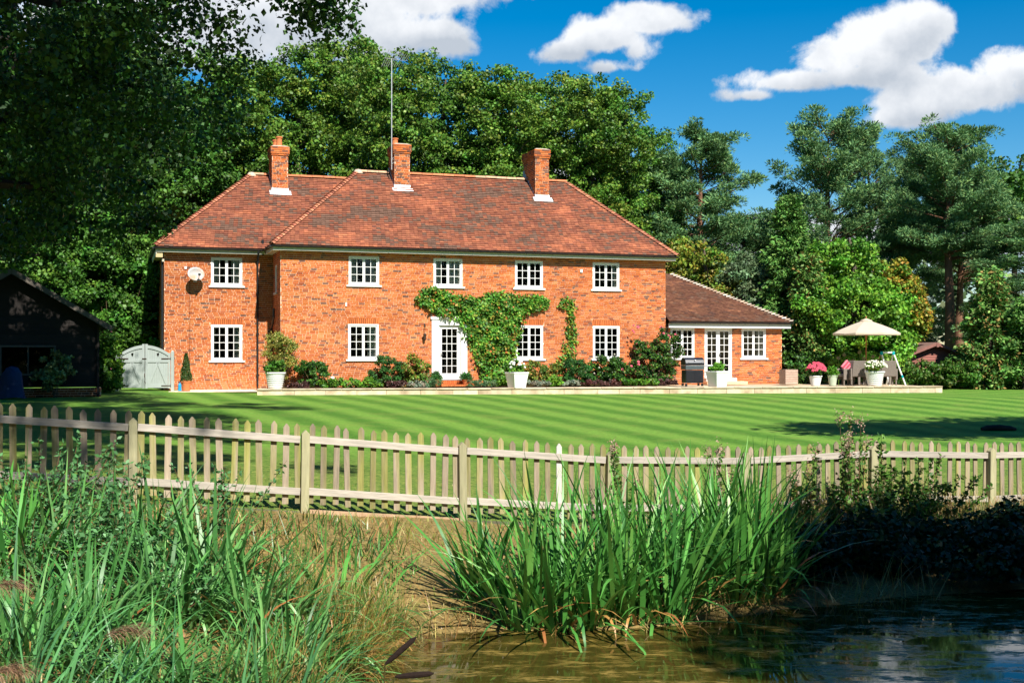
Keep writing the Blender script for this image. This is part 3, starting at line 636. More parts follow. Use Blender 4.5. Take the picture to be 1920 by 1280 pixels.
so_=d.modifiers.new('solid','SOLIDIFY'); so_.thickness=.012
MB().tube([(0,-.3,-.22),(.1,-.62,-.16),(.12,-.66,-.02)],.014,6).box(.08,.17,-.70,-.62,-.04,.04).obj('feed_arm',BLACKP,t)
MB().tube([(0,0,-.15),(0,-.2,-.12),(0,-.34,0)],.022,6).box(-.06,.06,-.02,0,-.25,-.05).obj('bracket',GAL,t)
lx,lz=pl(797,620,-.1)
t=thing('wall_lantern','small dark iron lantern hanging on a bracket left of the front door','lantern',H(lx,-.016,lz),TH)
IRON=M('dark_iron',(.05,.03,.02),rough=.6)
MB().tube([(0,0,.2),(.05,-.06,.24),(.02,-.12,.22),(-.02,-.12,.2),(-.02,-.12,-.08)],.009,5).obj('bracket',IRON,t)
MB().lathe([(.0,-.08),(.07,-.14),(.085,-.16),(.06,-.17),(.05,-.34),(.03,-.36),(0,-.4)],8).obj('lamp',IRON,t,(-.02,-.12,0))
MB().box(-.03,.03,-.008,0,.14,.28).obj('wall_plate',IRON,t)
# ---------------------------------------------------------------- terrace
TZ=.1
TL=Vector((wx(483,42.3),42.2,0)); TR=Vector((16.8,46.,0)); td=(TR-TL).normalized(); tn=Vector((-td.y,td.x,0)); tl=(TR-TL).length
ter=MB(); back=9.0
ter.add([TL+tn*.04+Vector((0,0,-.4)),TR+tn*.04+Vector((0,0,-.4)),TR+tn*back+Vector((0,0,-.4)),TL+tn*2.6+Vector((0,0,-.4)),TL+tn*.04+Vector((0,0,TZ-.045)),TR+tn*.04+Vector((0,0,TZ-.045)),TR+tn*back+Vector((0,0,TZ-.045)),TL+tn*2.6+Vector((0,0,TZ-.045))],[(4,5,6,7),(0,1,5,4),(1,2,6,5),(2,3,7,6),(3,0,4,7)],(.8,.75,.7))
terrace=tag(ter.obj('terrace',STONE),kind='structure'); ta=math.atan2(td.y,td.x)
x=0
while x<tl-.05:
    w=min(rng.uniform(.8,1.25),tl-x); p=TL+td*x
    MB().box(.006,w-.006,-.035,.42,TZ-.043,TZ).obj('coping_stone',STONE,terrace,p+Vector((0,0,rng.uniform(-.003,.003))),(0,0,ta),bevel=.008); x+=w
x=0
while x<tl-.05:
    w=min(rng.uniform(.75,1.4),tl-x); p=TL+td*x
    MB().box(.005,w-.005,0,.1,-.38,TZ-.047,tuple(np.array((1,.97,.92))*rng.uniform(.85,1.15))).obj('wall_stone',STONE,terrace,p+tn*rng.uniform(0,.008),(0,0,ta),bevel=.006); x+=w
def T(s,d=.25): return TL+td*s+tn*d+Vector((0,0,TZ))      # point on the terrace
def TX(xpx,d=.25):      # terrace point seen at picture column xpx
    u=(xpx-CX)/F; o=TL+tn*d; s=(u*o.y-o.x)/(td.x-u*td.y); p=o+td*s; return Vector((p.x,p.y,TZ))
# ---------------------------------------------------------------- foliage generators
def rcol(r,pal,n,var=.18):
    pal=np.array(pal); return pal[r.integers(0,len(pal),n)]*r.uniform(1-var,1+var,(n,1))
def leaf_quads(r,P,size,cols,up=.35,asp=.42,out=None,droop=0.):
    n=len(P); nr=r.normal(size=(n,3)); 
    if out is not None: nr=nr*.8+out*.9
    nr[:,2]+=up; nr/=np.linalg.norm(nr,axis=1,keepdims=True)+1e-9
    t=r.normal(size=(n,3)); t[:,2]-=droop; t-=nr*(t*nr).sum(1,keepdims=True); t/=np.linalg.norm(t,axis=1,keepdims=True)+1e-9
    b=np.cross(nr,t); s=(size*r.uniform(.6,1.3,n))[:,None]
    V=np.empty((n,4,3)); V[:,0]=P; V[:,1]=P+t*s*.5+b*s*asp-nr*s*.08; V[:,2]=P+t*s; V[:,3]=P+t*s*.5-b*s*asp-nr*s*.08
    F4=np.arange(n*4).reshape(n,4); C=np.repeat(cols,4,axis=0); return V.reshape(-1,3),F4,C
def cloud(r,blobs,n,size,pal,clumps=60,cr=.5,shell=.55,up=.35,asp=.42,cvar=.35,flat=.7,droop=0.,lvar=.18):
    """leaf clumps over the shells of ellipsoids (x,y,z,rx,ry,rz)"""
    B=np.array(blobs,float); wt=(B[:,3]*B[:,4]*B[:,5])**.67; wt/=wt.sum()
    bi=r.choice(len(B),clumps,p=wt); d=r.normal(size=(clumps,3)); d/=np.linalg.norm(d,axis=1,keepdims=True)
    rad=1-(1-shell)*r.random(clumps)**1.6; cc=B[bi,:3]+d*B[bi,3:]*rad[:,None]
    crr=cr*r.uniform(.6,1.35,clumps); ci=r.choice(clumps,n,p=crr**2/(crr**2).sum())
    o=r.normal(size=(n,3)); o/=np.linalg.norm(o,axis=1,keepdims=True); rr=r.random(n)**.5
    P=cc[ci]+o*(rr*crr[ci])[:,None]*np.array((1,1,flat))
    cb=r.uniform(1-cvar,1+cvar,clumps); hue=r.normal(size=clumps)*.12
    c=rcol(r,pal,n,lvar)*cb[ci][:,None]; c[:,0]*=1+hue[ci]; return leaf_quads(r,P,size,c,up,asp,out=o,droop=droop),cc
def merge(*A):
    V=[];Fq=[];C=[];o=0
    for v,f,c in A: V.append(v);Fq.append(f+o);C.append(c);o+=len(v)
    return np.concatenate(V),np.concatenate(Fq),np.concatenate(C)
def strips(r,base,length,width,az_,lean,curl,seg,cols,tipf=1.):
    """curved tapering blades; base n x 3"""
    n=len(base); t=np.linspace(0,1,seg+1)
    ang=lean[:,None]+curl[:,None]*t[None,:]**1.5              # angle from vertical
    ds=length[:,None]/seg; h=np.concatenate([np.zeros((n,1)),np.cumsum(np.sin(ang[:,1:])*ds,1)],1); z=np.concatenate([np.zeros((n,1)),np.cumsum(np.cos(ang[:,1:])*ds,1)],1)
    ca,sa=np.cos(az_)[:,None],np.sin(az_)[:,None]; P=np.stack([base[:,0:1]+h*ca,base[:,1:2]+h*sa,base[:,2:3]+z],-1)
    tw=r.uniform(-.9,.9,n)[:,None]+r.uniform(-.8,.8,n)[:,None]*t[None,:]; wd=width[:,None]*np.clip(1-t**2.6,0.03,1)*(0.7+.3*np.minimum(1,t*4))
    bx=-sa*np.cos(tw)+ca*np.sin(tw)*.8; by=ca*np.cos(tw)+sa*np.sin(tw)*.8; bz=np.zeros_like(bx)
    S=np.stack([bx,by,bz],-1)*wd[...,None]/2
    V=np.stack([P-S,P+S],2).reshape(n,-1,3); k=(seg+1)*2
    f=np.array([[2*i,2*i+1,2*i+3,2*i+2] for i in range(seg)])
    Fq=(np.arange(n)[:,None,None]*k+f[None]).reshape(-1,4)
    tipc=np.array((1.25,1.1,.75)); g=(t[None,:,None]**3)*tipf
    Cc=cols[:,None,:]*(1+(tipc-1)*g); Cc=np.repeat(Cc,2,axis=1); return V.reshape(-1,3),Fq,Cc.reshape(-1,3)
def fol(name,data,mat,parent=None,loc=None): 
    return place(name,mesh_np(name,*data),mat,parent,loc)
GR=[(.045,.13,.014),(.06,.17,.02),(.035,.10,.014),(.085,.19,.022)]           # broadleaf
BEECH=[(.085,.19,.020),(.115,.225,.024),(.07,.165,.018),(.16,.235,.03),(.06,.145,.016)]
YG=[(.16,.24,.025),(.20,.24,.03),(.11,.20,.02),(.26,.22,.03)]
DK=[(.02,.075,.015),(.03,.10,.016),(.016,.055,.012)]
SILV=[(.24,.28,.2),(.18,.23,.16),(.3,.33,.25)]
PURP=[(.09,.04,.035),(.06,.03,.03),(.13,.06,.05)]
PINE=[(.095,.205,.075),(.13,.26,.10),(.06,.15,.055),(.17,.27,.08)]
# ---------------------------------------------------------------- trees
def limbs(mb,r,base,top,r0,targets,k=14,col=(1,1,1),start=.3,sides=7):
    base=Vector(base);top=Vector(top); pts=[];n=7
    for i in range(n+1):
        f=i/n; pts.append(base.lerp(top,f)+Vector((r.normal()*.12*f,r.normal()*.12*f,0)) if 0<i else base)
    mb.tube(pts,[r0*(1.35 if i==0 else 1)*(1-.8*i/n) for i in range(n+1)],9,col)
    idx=r.choice(len(targets),min(k,len(targets)),replace=False)
    for j in idx:
        q=Vector(targets[j]); f=min(.95,max(start,start+(1-start)*((q.z-base.z)/(top.z-base.z)-.25))); i=f*n; a=pts[int(i)].lerp(pts[min(n,int(i)+1)],i-int(i))
        rr=r0*(1-.8*f)*.5; m=a.lerp(q,.5)+Vector((0,0,-.08*(q-a).length)); mb.tube([a,a.lerp(m,.5)+Vector((r.normal()*.1,r.normal()*.1,.1)),m,m.lerp(q,.6)+Vector((r.normal()*.15,0,.05)),q],[rr,rr*.8,rr*.6,rr*.4,rr*.12],5,col)
def broad(name,label,x,y,blobs,n,size,pal,seed,clumps=150,cr=.9,trunk=.25,cat='tree',group=None,z0=None,tt=None,k=16,**kw):
    r=np.random.default_rng(seed); z0=gz(x,y) if z0 is None else z0
    t=thing(name,label,cat,(x,y,z0),0,group)
    B=[(b[0]-x,b[1]-y,b[2]-z0,b[3],b[4],b[5]) for b in blobs]
    d,cc=cloud(r,B,n,size,pal,clumps,cr,**kw); fol('crown',d,LEAF,t)
    mb=MB(); top=tt or (np.mean([b[0] for b in B]),np.mean([b[1] for b in B]),max(b[2]+b[5]*.75 for b in B)); limbs(mb,r,(0,0,-.15),top,trunk,cc,k)
    mb.obj('trunk',OAKBARK if name=='oak_tree' else BARK,t,smooth=True); return t
# crown templates for the wood behind the house, shared by several trees
def crown_template(seed,pal,h=16.,rad=3.9,n=88000,lo=.08):
    r=np.random.default_rng(seed); B=[]
    for i in range(54):
        f=lo+(.97-lo)*(i+.5)/54; rr=rad*(1.05-.25*f)*(1 if f<.72 else (1-((f-.72)/.30)**2*.72))
        a=i*2.4+r.uniform(-.4,.4); k=r.uniform(.15,.72)*rr; q=max(.75,rr*.46)*r.uniform(.85,1.2); B.append((math.cos(a)*k,math.sin(a)*k,h*f,q,q,q*.75))
    for i in range(8): a=i*.8; B.append((math.cos(a)*1.25,math.sin(a)*1.25,h*r.uniform(.88,.96),.6,.6,1.1))
    d,cc=cloud(r,B,n,.145,pal,1000,.46,shell=.5,up=.5,asp=.42,cvar=.33,flat=.6)
    mb=MB(); limbs(mb,r,(0,0,-.2),(0,0,h*.93),.26,cc,22); cm=mesh_np('crown',*d); cm.materials.append(LEAF); tm=mb.mesh('trunk',True); tm.materials.append(BARK)
    return cm,tm
TPL=[crown_template(s,BEECH if s<13 else GR) for s in (11,12,13)]
def wood_tree(name,label,x,y,h,tpl,w=1.,rz=0.,group=None):
    t=thing(name,label,'tree',(x,y,gz(x,y)-.05),rz,group); t.scale=(w,w,h/16.4); c,k=TPL[min(tpl,2)]; place('crown',c,None,t); place('trunk',k,None,t); return t
G1='tall broadleaf trees standing in a row behind the house'
row=[(455,95,57,1.05,0,'leftmost beech behind the house, partly covered by dark oak branches'),
     (560,78,60,1.15,1,'broad beech tree rising behind the left chimney'),
     (655,52,63,1.05,0,'tall beech tree topped by grey cloud, left of the aerial'),
     (742,78,58,1.0,1,'slender beech tree directly behind the roof aerial'),
     (835,92,62,1.1,2,'beech tree just right of the aerial, before the middle of the ridge'),
     (925,112,59,1.1,0,'beech tree in the middle of the row over the long roof ridge'),
     (1030,125,62,1.1,1,'beech tree with ragged top standing behind the right chimney'),
     (1110,128,58,1.0,0,'tall beech tree just right of the right chimney'),
     (1172,165,61,.95,2,'beech tree on the right shoulder of the row behind the roof hip')]
for i,(px,py,D,w,tp,lab) in enumerate(row):
    wood_tree('beech_tree',lab,wx(px,D),D,wz(py,D)+.2,tp,w,i*1.9,G1)
G2='trees in the dark wood at the left of the house'
for i,(px,py,D,w,tp,lab) in enumerate([(70,60,52,1.1,3,'tall shaded tree at the far left edge behind the black barn'),(190,20,55,1.15,2,'tall green tree behind the barn roof seen through the oak leaves'),(320,70,53,1.1,3,'tall tree behind the left wing roof slope'),(385,200,56,.8,1,'shorter tree close behind the corner of the left wing roof'),(250,330,57,1.0,0,'rounded tree above the hedge beside the grey gate')]):
    wood_tree('woodland_tree',lab,wx(px,D),D,wz(py,D)+.1,tp,w,1+i*1.3,G2)
# ---- pines
def pine_template(seed,h=14.,rad=3.3,lo=.3,n=72000,conic=.5,tips=150):
    r=np.random.default_rng(seed); mb=MB(); mb.tube([(0,0,-.2),(.05,0,h*.3),(-.08,.05,h*.6),(0,0,h*.97)],[.3,.24,.15,.04],9)
    C=[];D_=[];S=[]
    nb=int(h*5.8)
    for i in range(nb):
        f=lo+(1-lo)*(i+r.random())/nb; z=h*f; g=(f-lo)/(1-lo); L_=rad*((1-g)**conic*.9+.18)*(.75+.4*math.sin(min(1,g*3)*1.57))*r.uniform(.65,1.1); a=r.uniform(0,6.28); rise_=r.uniform(.05,.45)+g*.5
        e=np.array((math.cos(a)*L_,math.sin(a)*L_,L_*rise_)); s=np.array((0,0,z)); mb.tube([s,s+e*.5+np.array((0,0,-.05)),s+e],[.05*(1.3-g),.035,.012],4)
        for q in range(int(5+L_*4.0)):
            u=r.uniform(.35,1.08); off=r.normal(size=3)*np.array((.42,.42,.12))*(.25+.25*L_*.5); C.append(s+e*u+off+np.array((0,0,.12))); S.append(r.uniform(.26,.48)); D_.append(e/np.linalg.norm(e)+np.array((0,0,.6)))
    C=np.array(C);S=np.array(S);D_=np.array(D_); ci=r.integers(0,len(C),n); o=r.normal(size=(n,3)); o+=D_[ci]*.5; o/=np.linalg.norm(o,axis=1,keepdims=True)
    P=C[ci]+o*(S[ci]*r.random(n)**.35*.8)[:,None]*np.array((1,1,.72)); cb=r.uniform(.7,1.3,len(C))
    c=rcol(r,PINE,n,.2)*cb[ci][:,None]
    # needles: thin quads pointing outwards
    t=o+r.normal(size=(n,3))*.35; t[:,2]+=.35; t/=np.linalg.norm(t,axis=1,keepdims=True); b=np.cross(t,r.normal(size=(n,3))); b/=np.linalg.norm(b,axis=1,keepdims=True)
    s=r.uniform(.13,.26,n)[:,None]; V=np.empty((n,4,3)); V[:,0]=P;V[:,1]=P+t*s*.5+b*s*.13;V[:,2]=P+t*s;V[:,3]=P+t*s*.5-b*s*.13
    cm=mesh_np('crown',V.reshape(-1,3),np.arange(4*n).reshape(n,4),np.repeat(c,4,axis=0)); cm.materials.append(NEEDLE); tm=mb.mesh('trunk',True); tm.materials.append(PINEBARK); return cm,tm
PT=[pine_template(21,lo=.22,conic=.45),pine_template(22,lo=.50,conic=.5,rad=3.0),pine_template(23,lo=.2,conic=.7,rad=3.2)]
def pine(label,px,py,D,tp,w,rz,group='blue green pine trees on the right'):
    h=wz(py,D)+.1; x=wx(px,D); t=thing('pine_tree',label,'tree',(x,D,gz(x,D)-.05),rz,group); t.scale=(w,w,h/14.9); c,k=PT[tp]; place('crown',c,None,t); place('trunk',k,None,t)
pine('pine tree leaning over the low wing roof, first pine right of the beeches',1315,228,60,2,1.12,0)
pine('shorter pine filling in behind the first pine, just right of the house',1235,290,66,0,.95,2)
pine('largest pine with a broad double crown left of the sky gap over the parasol',1553,210,63,0,1.12,1.2)
pine('pine close behind the largest pine, forming its right shoulder',1628,232,66,2,.75,3)
pine('small pine top in the gap between the two biggest pines',1702,290,68,1,.5,4)
pine('tall pine with bare trunk standing behind the garden shed',1780,230,60,1,1.0,.5)
pine('pine with reddish bare trunk, immediately right of the tall bare trunked pine',1800,330,64,1,.9,2.2)
pine('lower pine partly hidden behind the dark green conifer spire',1395,405,66,0,1.0,5)
pine('nearest pine at the right edge with low bluish boughs',1935,400,57,2,1.05,2.6)
pine('pine behind the gap left of the bare trunks',1700,420,72,0,.8,.9)
broad('oak_tree','round topped broadleaf tree at the right edge above the pines',wx(1895,66),66,[(wx(1900,66),66,wz(330,66)-1,2.6,2.2,2.6),(wx(1870,66),66,wz(400,66),2,2,2.5),(wx(1960,66),66,wz(380,66),2.5,2,3)],14000,.2,GR,31,200,.55)
# ---- narrow conifers with drooping sprays
def conifer(label,px,py,D,w,seed,pal,n=30000,group=None,lean=0):
    r=np.random.default_rng(seed); x=wx(px,D); z0=gz(x,D); h=wz(py,D)-z0; rad=w
    t=thing('conifer',label,'tree',(x,D,z0),0,group); mb=MB(); mb.tube([(0,0,-.1),(lean*.5,0,h*.5),(lean,0,h*.99)],[.2,.12,.02],8)
    C=[];E_=[]
    for i in range(int(h*26)):
        f=r.random()**1.15*.99; L_=rad*(1-f)**.8*r.uniform(.7,1.12)+.12; a=r.uniform(0,6.28); s=np.array((lean*f,0,h*f)); e=np.array((math.cos(a)*L_,math.sin(a)*L_,L_*(.22-.25*r.random())))
        if i%5==0: mb.tube([s,s+e*.8],[.025,.008],4)
        for q in range(4): C.append(s+e*r.uniform(.55,1.)+np.array((0,0,-.05*q))); E_.append(e/np.linalg.norm(e))
    C=np.array(C);E_=np.array(E_); ci=r.integers(0,len(C),n); cb=r.uniform(.55,1.4,len(C))
    P=C[ci]+r.normal(size=(n,3))*np.array((.13,.13,.10)); tt=E_[ci]+r.normal(size=(n,3))*.5; tt[:,2]-=.35; tt/=np.linalg.norm(tt,axis=1,keepdims=True)
    b=np.cross(tt,r.normal(size=(n,3))); b/=np.linalg.norm(b,axis=1,keepdims=True); s=r.uniform(.11,.24,n)[:,None]
    V=np.empty((n,4,3)); V[:,0]=P;V[:,1]=P+tt*s*.5+b*s*.24;V[:,2]=P+tt*s;V[:,3]=P+tt*s*.5-b*s*.24
    c=rcol(r,pal,n)*cb[ci][:,None]; fol('crown',(V.reshape(-1,3),np.arange(4*n).reshape(n,4),np.repeat(c,4,axis=0)),NEEDLE,t); mb.obj('trunk',BARK,t,smooth=True)
CON=[(.085,.22,.04),(.12,.27,.05),(.06,.16,.035),(.16,.27,.06)]; CONB=CON+[(.26,.17,.05),(.18,.28,.07)]
conifer('dark green conifer spire just right of the low brick wing',1480,365,53.6,1.95,41,CON,42000)
conifer('small dark conifer beside the low wing corner, below the spire',1515,480,51.8,1.2,42,CONB,22000)
conifer('bushy yellowish green conifer at the right end of the hedge',1853,505,51,1.5,43,CONB,26000,lean=.1)
conifer('low conifer at the right frame edge beside the bushy one',1925,560,50,1.3,44,CON,14000)
conifer('slim conifer between the low wing roof and the spire',1440,470,58,1.0,45,CON,12000)
# ---- garden trees on the right
def pb(px,py,D,rx,ry,rz=None): return (wx(px,D),D,wz(py,D),rx/F*D,rx/F*D if rz is None else rz,ry/F*D)
BR=[(.09,.26,.02),(.13,.31,.024),(.07,.20,.018),(.18,.33,.03)]
broad('maple_tree','large bright green garden tree behind the cream parasol',wx(1600,53),53,[pb(1555,510,53,60,55),pb(1640,520,53,62,60),pb(1590,590,52,95,80),pb(1660,610,52,60,75),pb(1530,600,52,50,80),pb(1610,660,51.5,95,45),pb(1600,470,53,40,25)],46000,.15,BR,51,300,.45,z0=-.16,cvar=.4)
broad('yellowing_tree','tree with yellow autumn leaves beside the bright green garden tree',wx(1700,53),53,[pb(1695,560,53,38,40),pb(1705,590,52.5,34,30),pb(1670,520,53,32,34),pb(1722,620,52.5,16,16)],15000,.14,[(.30,.26,.025),(.20,.24,.03),(.36,.20,.03),(.13,.2,.02)],52,110,.36,trunk=.12,z0=-.16)
broad('yellow_green_tree','yellow green tree glowing over the low wing roof hip, right beside the main house corner',wx(1320,56),56,[pb(1300,500,56,55,40),pb(1370,540,56,60,35),pb(1270,470,57,30,26),pb(1340,560,56,70,50)],20000,.15,YG,53,140,.42,z0=-.1)
broad('grey_willow','pale grey green bush tree behind the low wing roof',wx(1390,55),55,[pb(1395,530,55,50,50),pb(1420,590,54.5,40,50)],14000,.14,[(.12,.2,.09),(.09,.16,.07),(.15,.22,.1)],54,100,.4,z0=-.1)
# hedge and shrubs round the edges
def bush(name,label,blobs,n,size,pal,seed,cat='shrub',group=None,clumps=40,cr=.16,stems=6,z0=TZ,flowers=None,**kw):
    r=np.random.default_rng(seed); cx=np.mean([b[0] for b in blobs]); cy=np.mean([b[1] for b in blobs])
    t=thing(name,label,cat,(cx,cy,z0),0,group); B=[(b[0]-cx,b[1]-cy,b[2]-z0,*b[3:]) for b in blobs]
    d,cc=cloud(r,B,n,size,pal,clumps,cr,**kw); 
    v=d[0]; v[:,2]=np.maximum(v[:,2],.005); fol('foliage',d,LEAF,t)
    mb=MB()
    for i in range(stems):
        q=cc[r.integers(len(cc))]; mb.tube([(r.normal()*.05,r.normal()*.05,-.05),(q[0]*.5,q[1]*.5,q[2]*.5),tuple(q)],[.018,.013,.005],4)
    mb.obj('stem',STEM,t)
    if flowers:
        col,m,fs,nm=flowers
        for i in range(m):
            b=B[r.integers(len(B))]; dd=r.normal(size=3); dd[1]=-abs(dd[1])*1.2; dd[2]=abs(dd[2])*.9; dd/=np.linalg.norm(dd); p=np.array(b[:3])+dd*np.array(b[3:])*1.08; mb=MB(); blossom(mb,r,(0,0,0),fs*r.uniform(.7,1.2),col); mb.obj(nm,PETAL,t,Vector(p))
    return t
PETAL=M('petal',(1,1,1),rough=.6,var=.05,translucent=.15)
def blossom(mb,r,p,s,col,petals=6):
    p=Vector(p); c=np.array(col)*r.uniform(.85,1.12)
    for ring,(rr,zz) in enumerate(((1.,0),(.6,.3))):
        for k in range(petals):
            a=6.28*k/petals+ring*.5+r.uniform(-.1,.1); d=Vector((math.cos(a),-.6*(1-rr*.5),math.sin(a)))*s*rr*.5; q=Vector((-math.sin(a),0,math.cos(a)))*s*.25*rr; o=Vector((0,-zz*s,0))
            mb.add([p+o*1.1,p+d*.6+q+o,p+d+o*.5,p+d*.6-q+o],[(0,1,2,3)],c*(1-.15*ring))
bush('hedge','low clipped green hedge in front of the brown shed',[(wx(x,50.5),50.5+.2*math.sin(x),.45,.65,.8,.55) for x in range(1690,1815,17)],16000,.10,GR+[(.12,.16,.03)],61,'hedge',None,150,.22,8,z0=-.16,shell=.75)
bush('hedge','dark dense shrubs beside and under the parasol at the back of the terrace',[(wx(x,51.2),51.2,.6+.3*math.sin(x*.2),.9,.8,.9) for x in range(1490,1690,26)],20000,.11,DK+GR,62,'hedge',None,170,.28,8,z0=-.16)
bush('laurel_hedge','tall sunlit evergreen hedge behind the grey gate',[(wx(x,50),50,wz(y,50),55/F*50,1.2,60/F*50) for x,y in ((215,620),(290,610),(150,600),(250,530),(180,520),(300,520),(215,470),(140,480),(120,560))],32000,.14,GR+[(.07,.2,.02)],63,'hedge',None,300,.4,8,z0=0,cvar=.45)
bush('climbing_shrub','leafy shrub hanging over the left end of the grey gate',[(wx(205,41.5),41.5,wz(y,41.5),22/F*42,.35,26/F*42) for y in (640,668,700,720)]+[(wx(188,41.3),41.3,wz(690,41.3),.3,.3,.5)],11000,.09,GR+BR,64,'shrub',None,90,.2,6,z0=-.05,flowers=((.8,.3,.3),5,.07,'flower'))
# far wood, one mass
r=np.random.default_rng(70)
fb=[(x,r.uniform(78,100),r.uniform(1,6),4.5,3,4.) for x in np.linspace(-50,52,34)]+[(x,r.uniform(84,104),r.uniform(5,9),4.5,3,3.) for x in np.linspace(-55,30,20)]
d,_=cloud(r,fb,36000,.62,[(.04,.09,.03),(.06,.12,.04),(.10,.15,.07)],700,1.3,cvar=.4)
tag(fol('distant_wood',d,LEAF),'mass of hazy green woodland far behind the trunks','wood',kind='stuff')
# ---- the big oak hanging into the left of the picture, and trees outside the frame that throw the shade
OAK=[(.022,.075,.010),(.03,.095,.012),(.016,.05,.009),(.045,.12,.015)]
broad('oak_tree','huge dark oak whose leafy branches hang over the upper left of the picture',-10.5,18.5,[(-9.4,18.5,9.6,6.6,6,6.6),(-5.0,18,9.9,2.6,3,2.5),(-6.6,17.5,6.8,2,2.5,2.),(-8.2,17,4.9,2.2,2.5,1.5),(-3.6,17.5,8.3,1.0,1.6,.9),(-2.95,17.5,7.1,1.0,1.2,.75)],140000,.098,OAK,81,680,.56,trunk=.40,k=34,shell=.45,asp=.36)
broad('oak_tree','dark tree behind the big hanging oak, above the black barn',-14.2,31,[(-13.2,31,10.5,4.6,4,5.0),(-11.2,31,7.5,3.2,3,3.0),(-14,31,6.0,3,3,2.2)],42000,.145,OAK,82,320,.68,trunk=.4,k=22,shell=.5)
def shade_tree(label,x,y,blobs,n,seed,**k): broad('added_willow' if 'willow' in label else 'oak_tree',label,x,y,blobs,n,.26,OAK,seed,k.pop('clumps',150),.9,trunk=.4,shell=.2,**k)
shade_tree('tall oak beside the camera',-7,2.5,[(-4.5,9.5,23,8.0,8.5,4.2),(-9,13,22,4,4,3.5)],24000,83,clumps=120)
shade_tree('oak on the near bank right of the pond',14.2,-1.5,[(12.7,1.5,11.4,5.0,3.2,2.6),(9.5,-1.6,11.2,2.5,3.2,2.2),(9.3,1.3,11.0,2.2,2.4,1.9),(12.2,-1.6,11.4,5.2,3.0,2.7),(15.2,1.5,11.4,3.0,3.6,2.6)],36000,84,clumps=230)
shade_tree('oak beside the lawn beyond the right edge',20.5,17,[(18.2,19.6,11,4.8,2.6,2.2),(13.6,19.6,10.6,2.2,1.4,.8)],17000,85)
shade_tree('unseen round willow added beyond the right edge to block sky light',9.9,6.5,[(9.9,5.6,3.0,3.8,4.0,3.2),(10.6,9.5,1.2,3.4,3.4,2.2)],26000,87)  # unseen willow, added to keep sky light off the right bank
for i,(x,y,h,w) in enumerate([(-34,-6,15,1.3),(-27,-12,16,1.4),(-19,-16,15,1.3),(-11,-18,16,1.4),(-4,-20,15,1.4),(3,-21,16,1.4),(10,-20,15,1.4),(17,-18,16,1.4),(24,-14,15,1.4),(30,-7,15,1.4),(33,2,14,1.3),(33,11,14,1.3),(32,21,13,1.2),(-24,2,14,1.3),(-26,12,15,1.3),(-27,22,15,1.3),(-27,32,15,1.3)]):  # unseen ring of trees, added to dim the ambient sky light
    wood_tree('woodland_tree','%s unseen tree added round the camera to cut sky light, clockwise from the barn side'%'first second third fourth fifth sixth seventh eighth ninth tenth eleventh twelfth thirteenth fourteenth fifteenth sixteenth seventeenth'.split()[i],x,y,h,2+i%2,w,i*1.1,'unseen trees added round the camera to cut sky light')
broad('added_birch','unseen thin crowned birch added to dapple the left fence with shade',-10.,-1.,[(0,4.5,15.5,3.4,5.0,1.6),(-2.5,7.5,16.5,2.5,3.5,1.4)],9000,.2,OAK,86,90,.55,trunk=.2,shell=.2)  # unseen crown added for dappled shade on the left fence and lawn
# ---------------------------------------------------------------- picket fence
WOOD=M('weathered_wood',(.29,.235,.165),rough=.85,var=.28,scale=6,bump=.5,bscale=30,stretch=(6,6,.5),objr=.26,tint2=(.25,.24,.07),t2scale=1.1)
RAILM=M('rail_wood',(.40,.36,.30),rough=.8,var=.28,scale=5,bump=.4,bscale=30,stretch=(.5,6,6),objr=.08)
POSTM=M('post_wood',(.33,.31,.18),rough=.85,var=.2,scale=5,bump=.5,bscale=25,stretch=(5,5,.5),objr=.12)
NEWW=M('new_picket_wood',(.50,.48,.43),rough=.75,var=.1,scale=5)
fence=thing('picket_fence','weathered wooden picket fence running right across between pond and lawn','fence',(0,15,0))
TOPD={-2:.44,-1:.58,0:.739,1:.919,2:1.103,3:1.266,4:1.328,5:1.283,6:1.354,7:1.36,8:1.36}
def FP(i): return Vector((-4.34+1.864*i,13.5+.56*i,0))
def ptop(i): return CAMZ-float(np.interp(i,list(TOPD),list(TOPD.values())))
fd=Vector((1.864,.56,0)).normalized(); fa=math.atan2(fd.y,fd.x); fr=np.random.default_rng(9)
off=Vector((0,15,0))
pick=[]
for v in range(4):
    w=.034+.0012*v; mb=MB(); mb.prism([(-w,0),(w,0),(w,.912),(w*.2,.955),(-w*.2,.955),(-w,.912)],0,.018); me=mb.mesh('picket'); me.materials.append(WOOD); pick.append(me)
npk=13
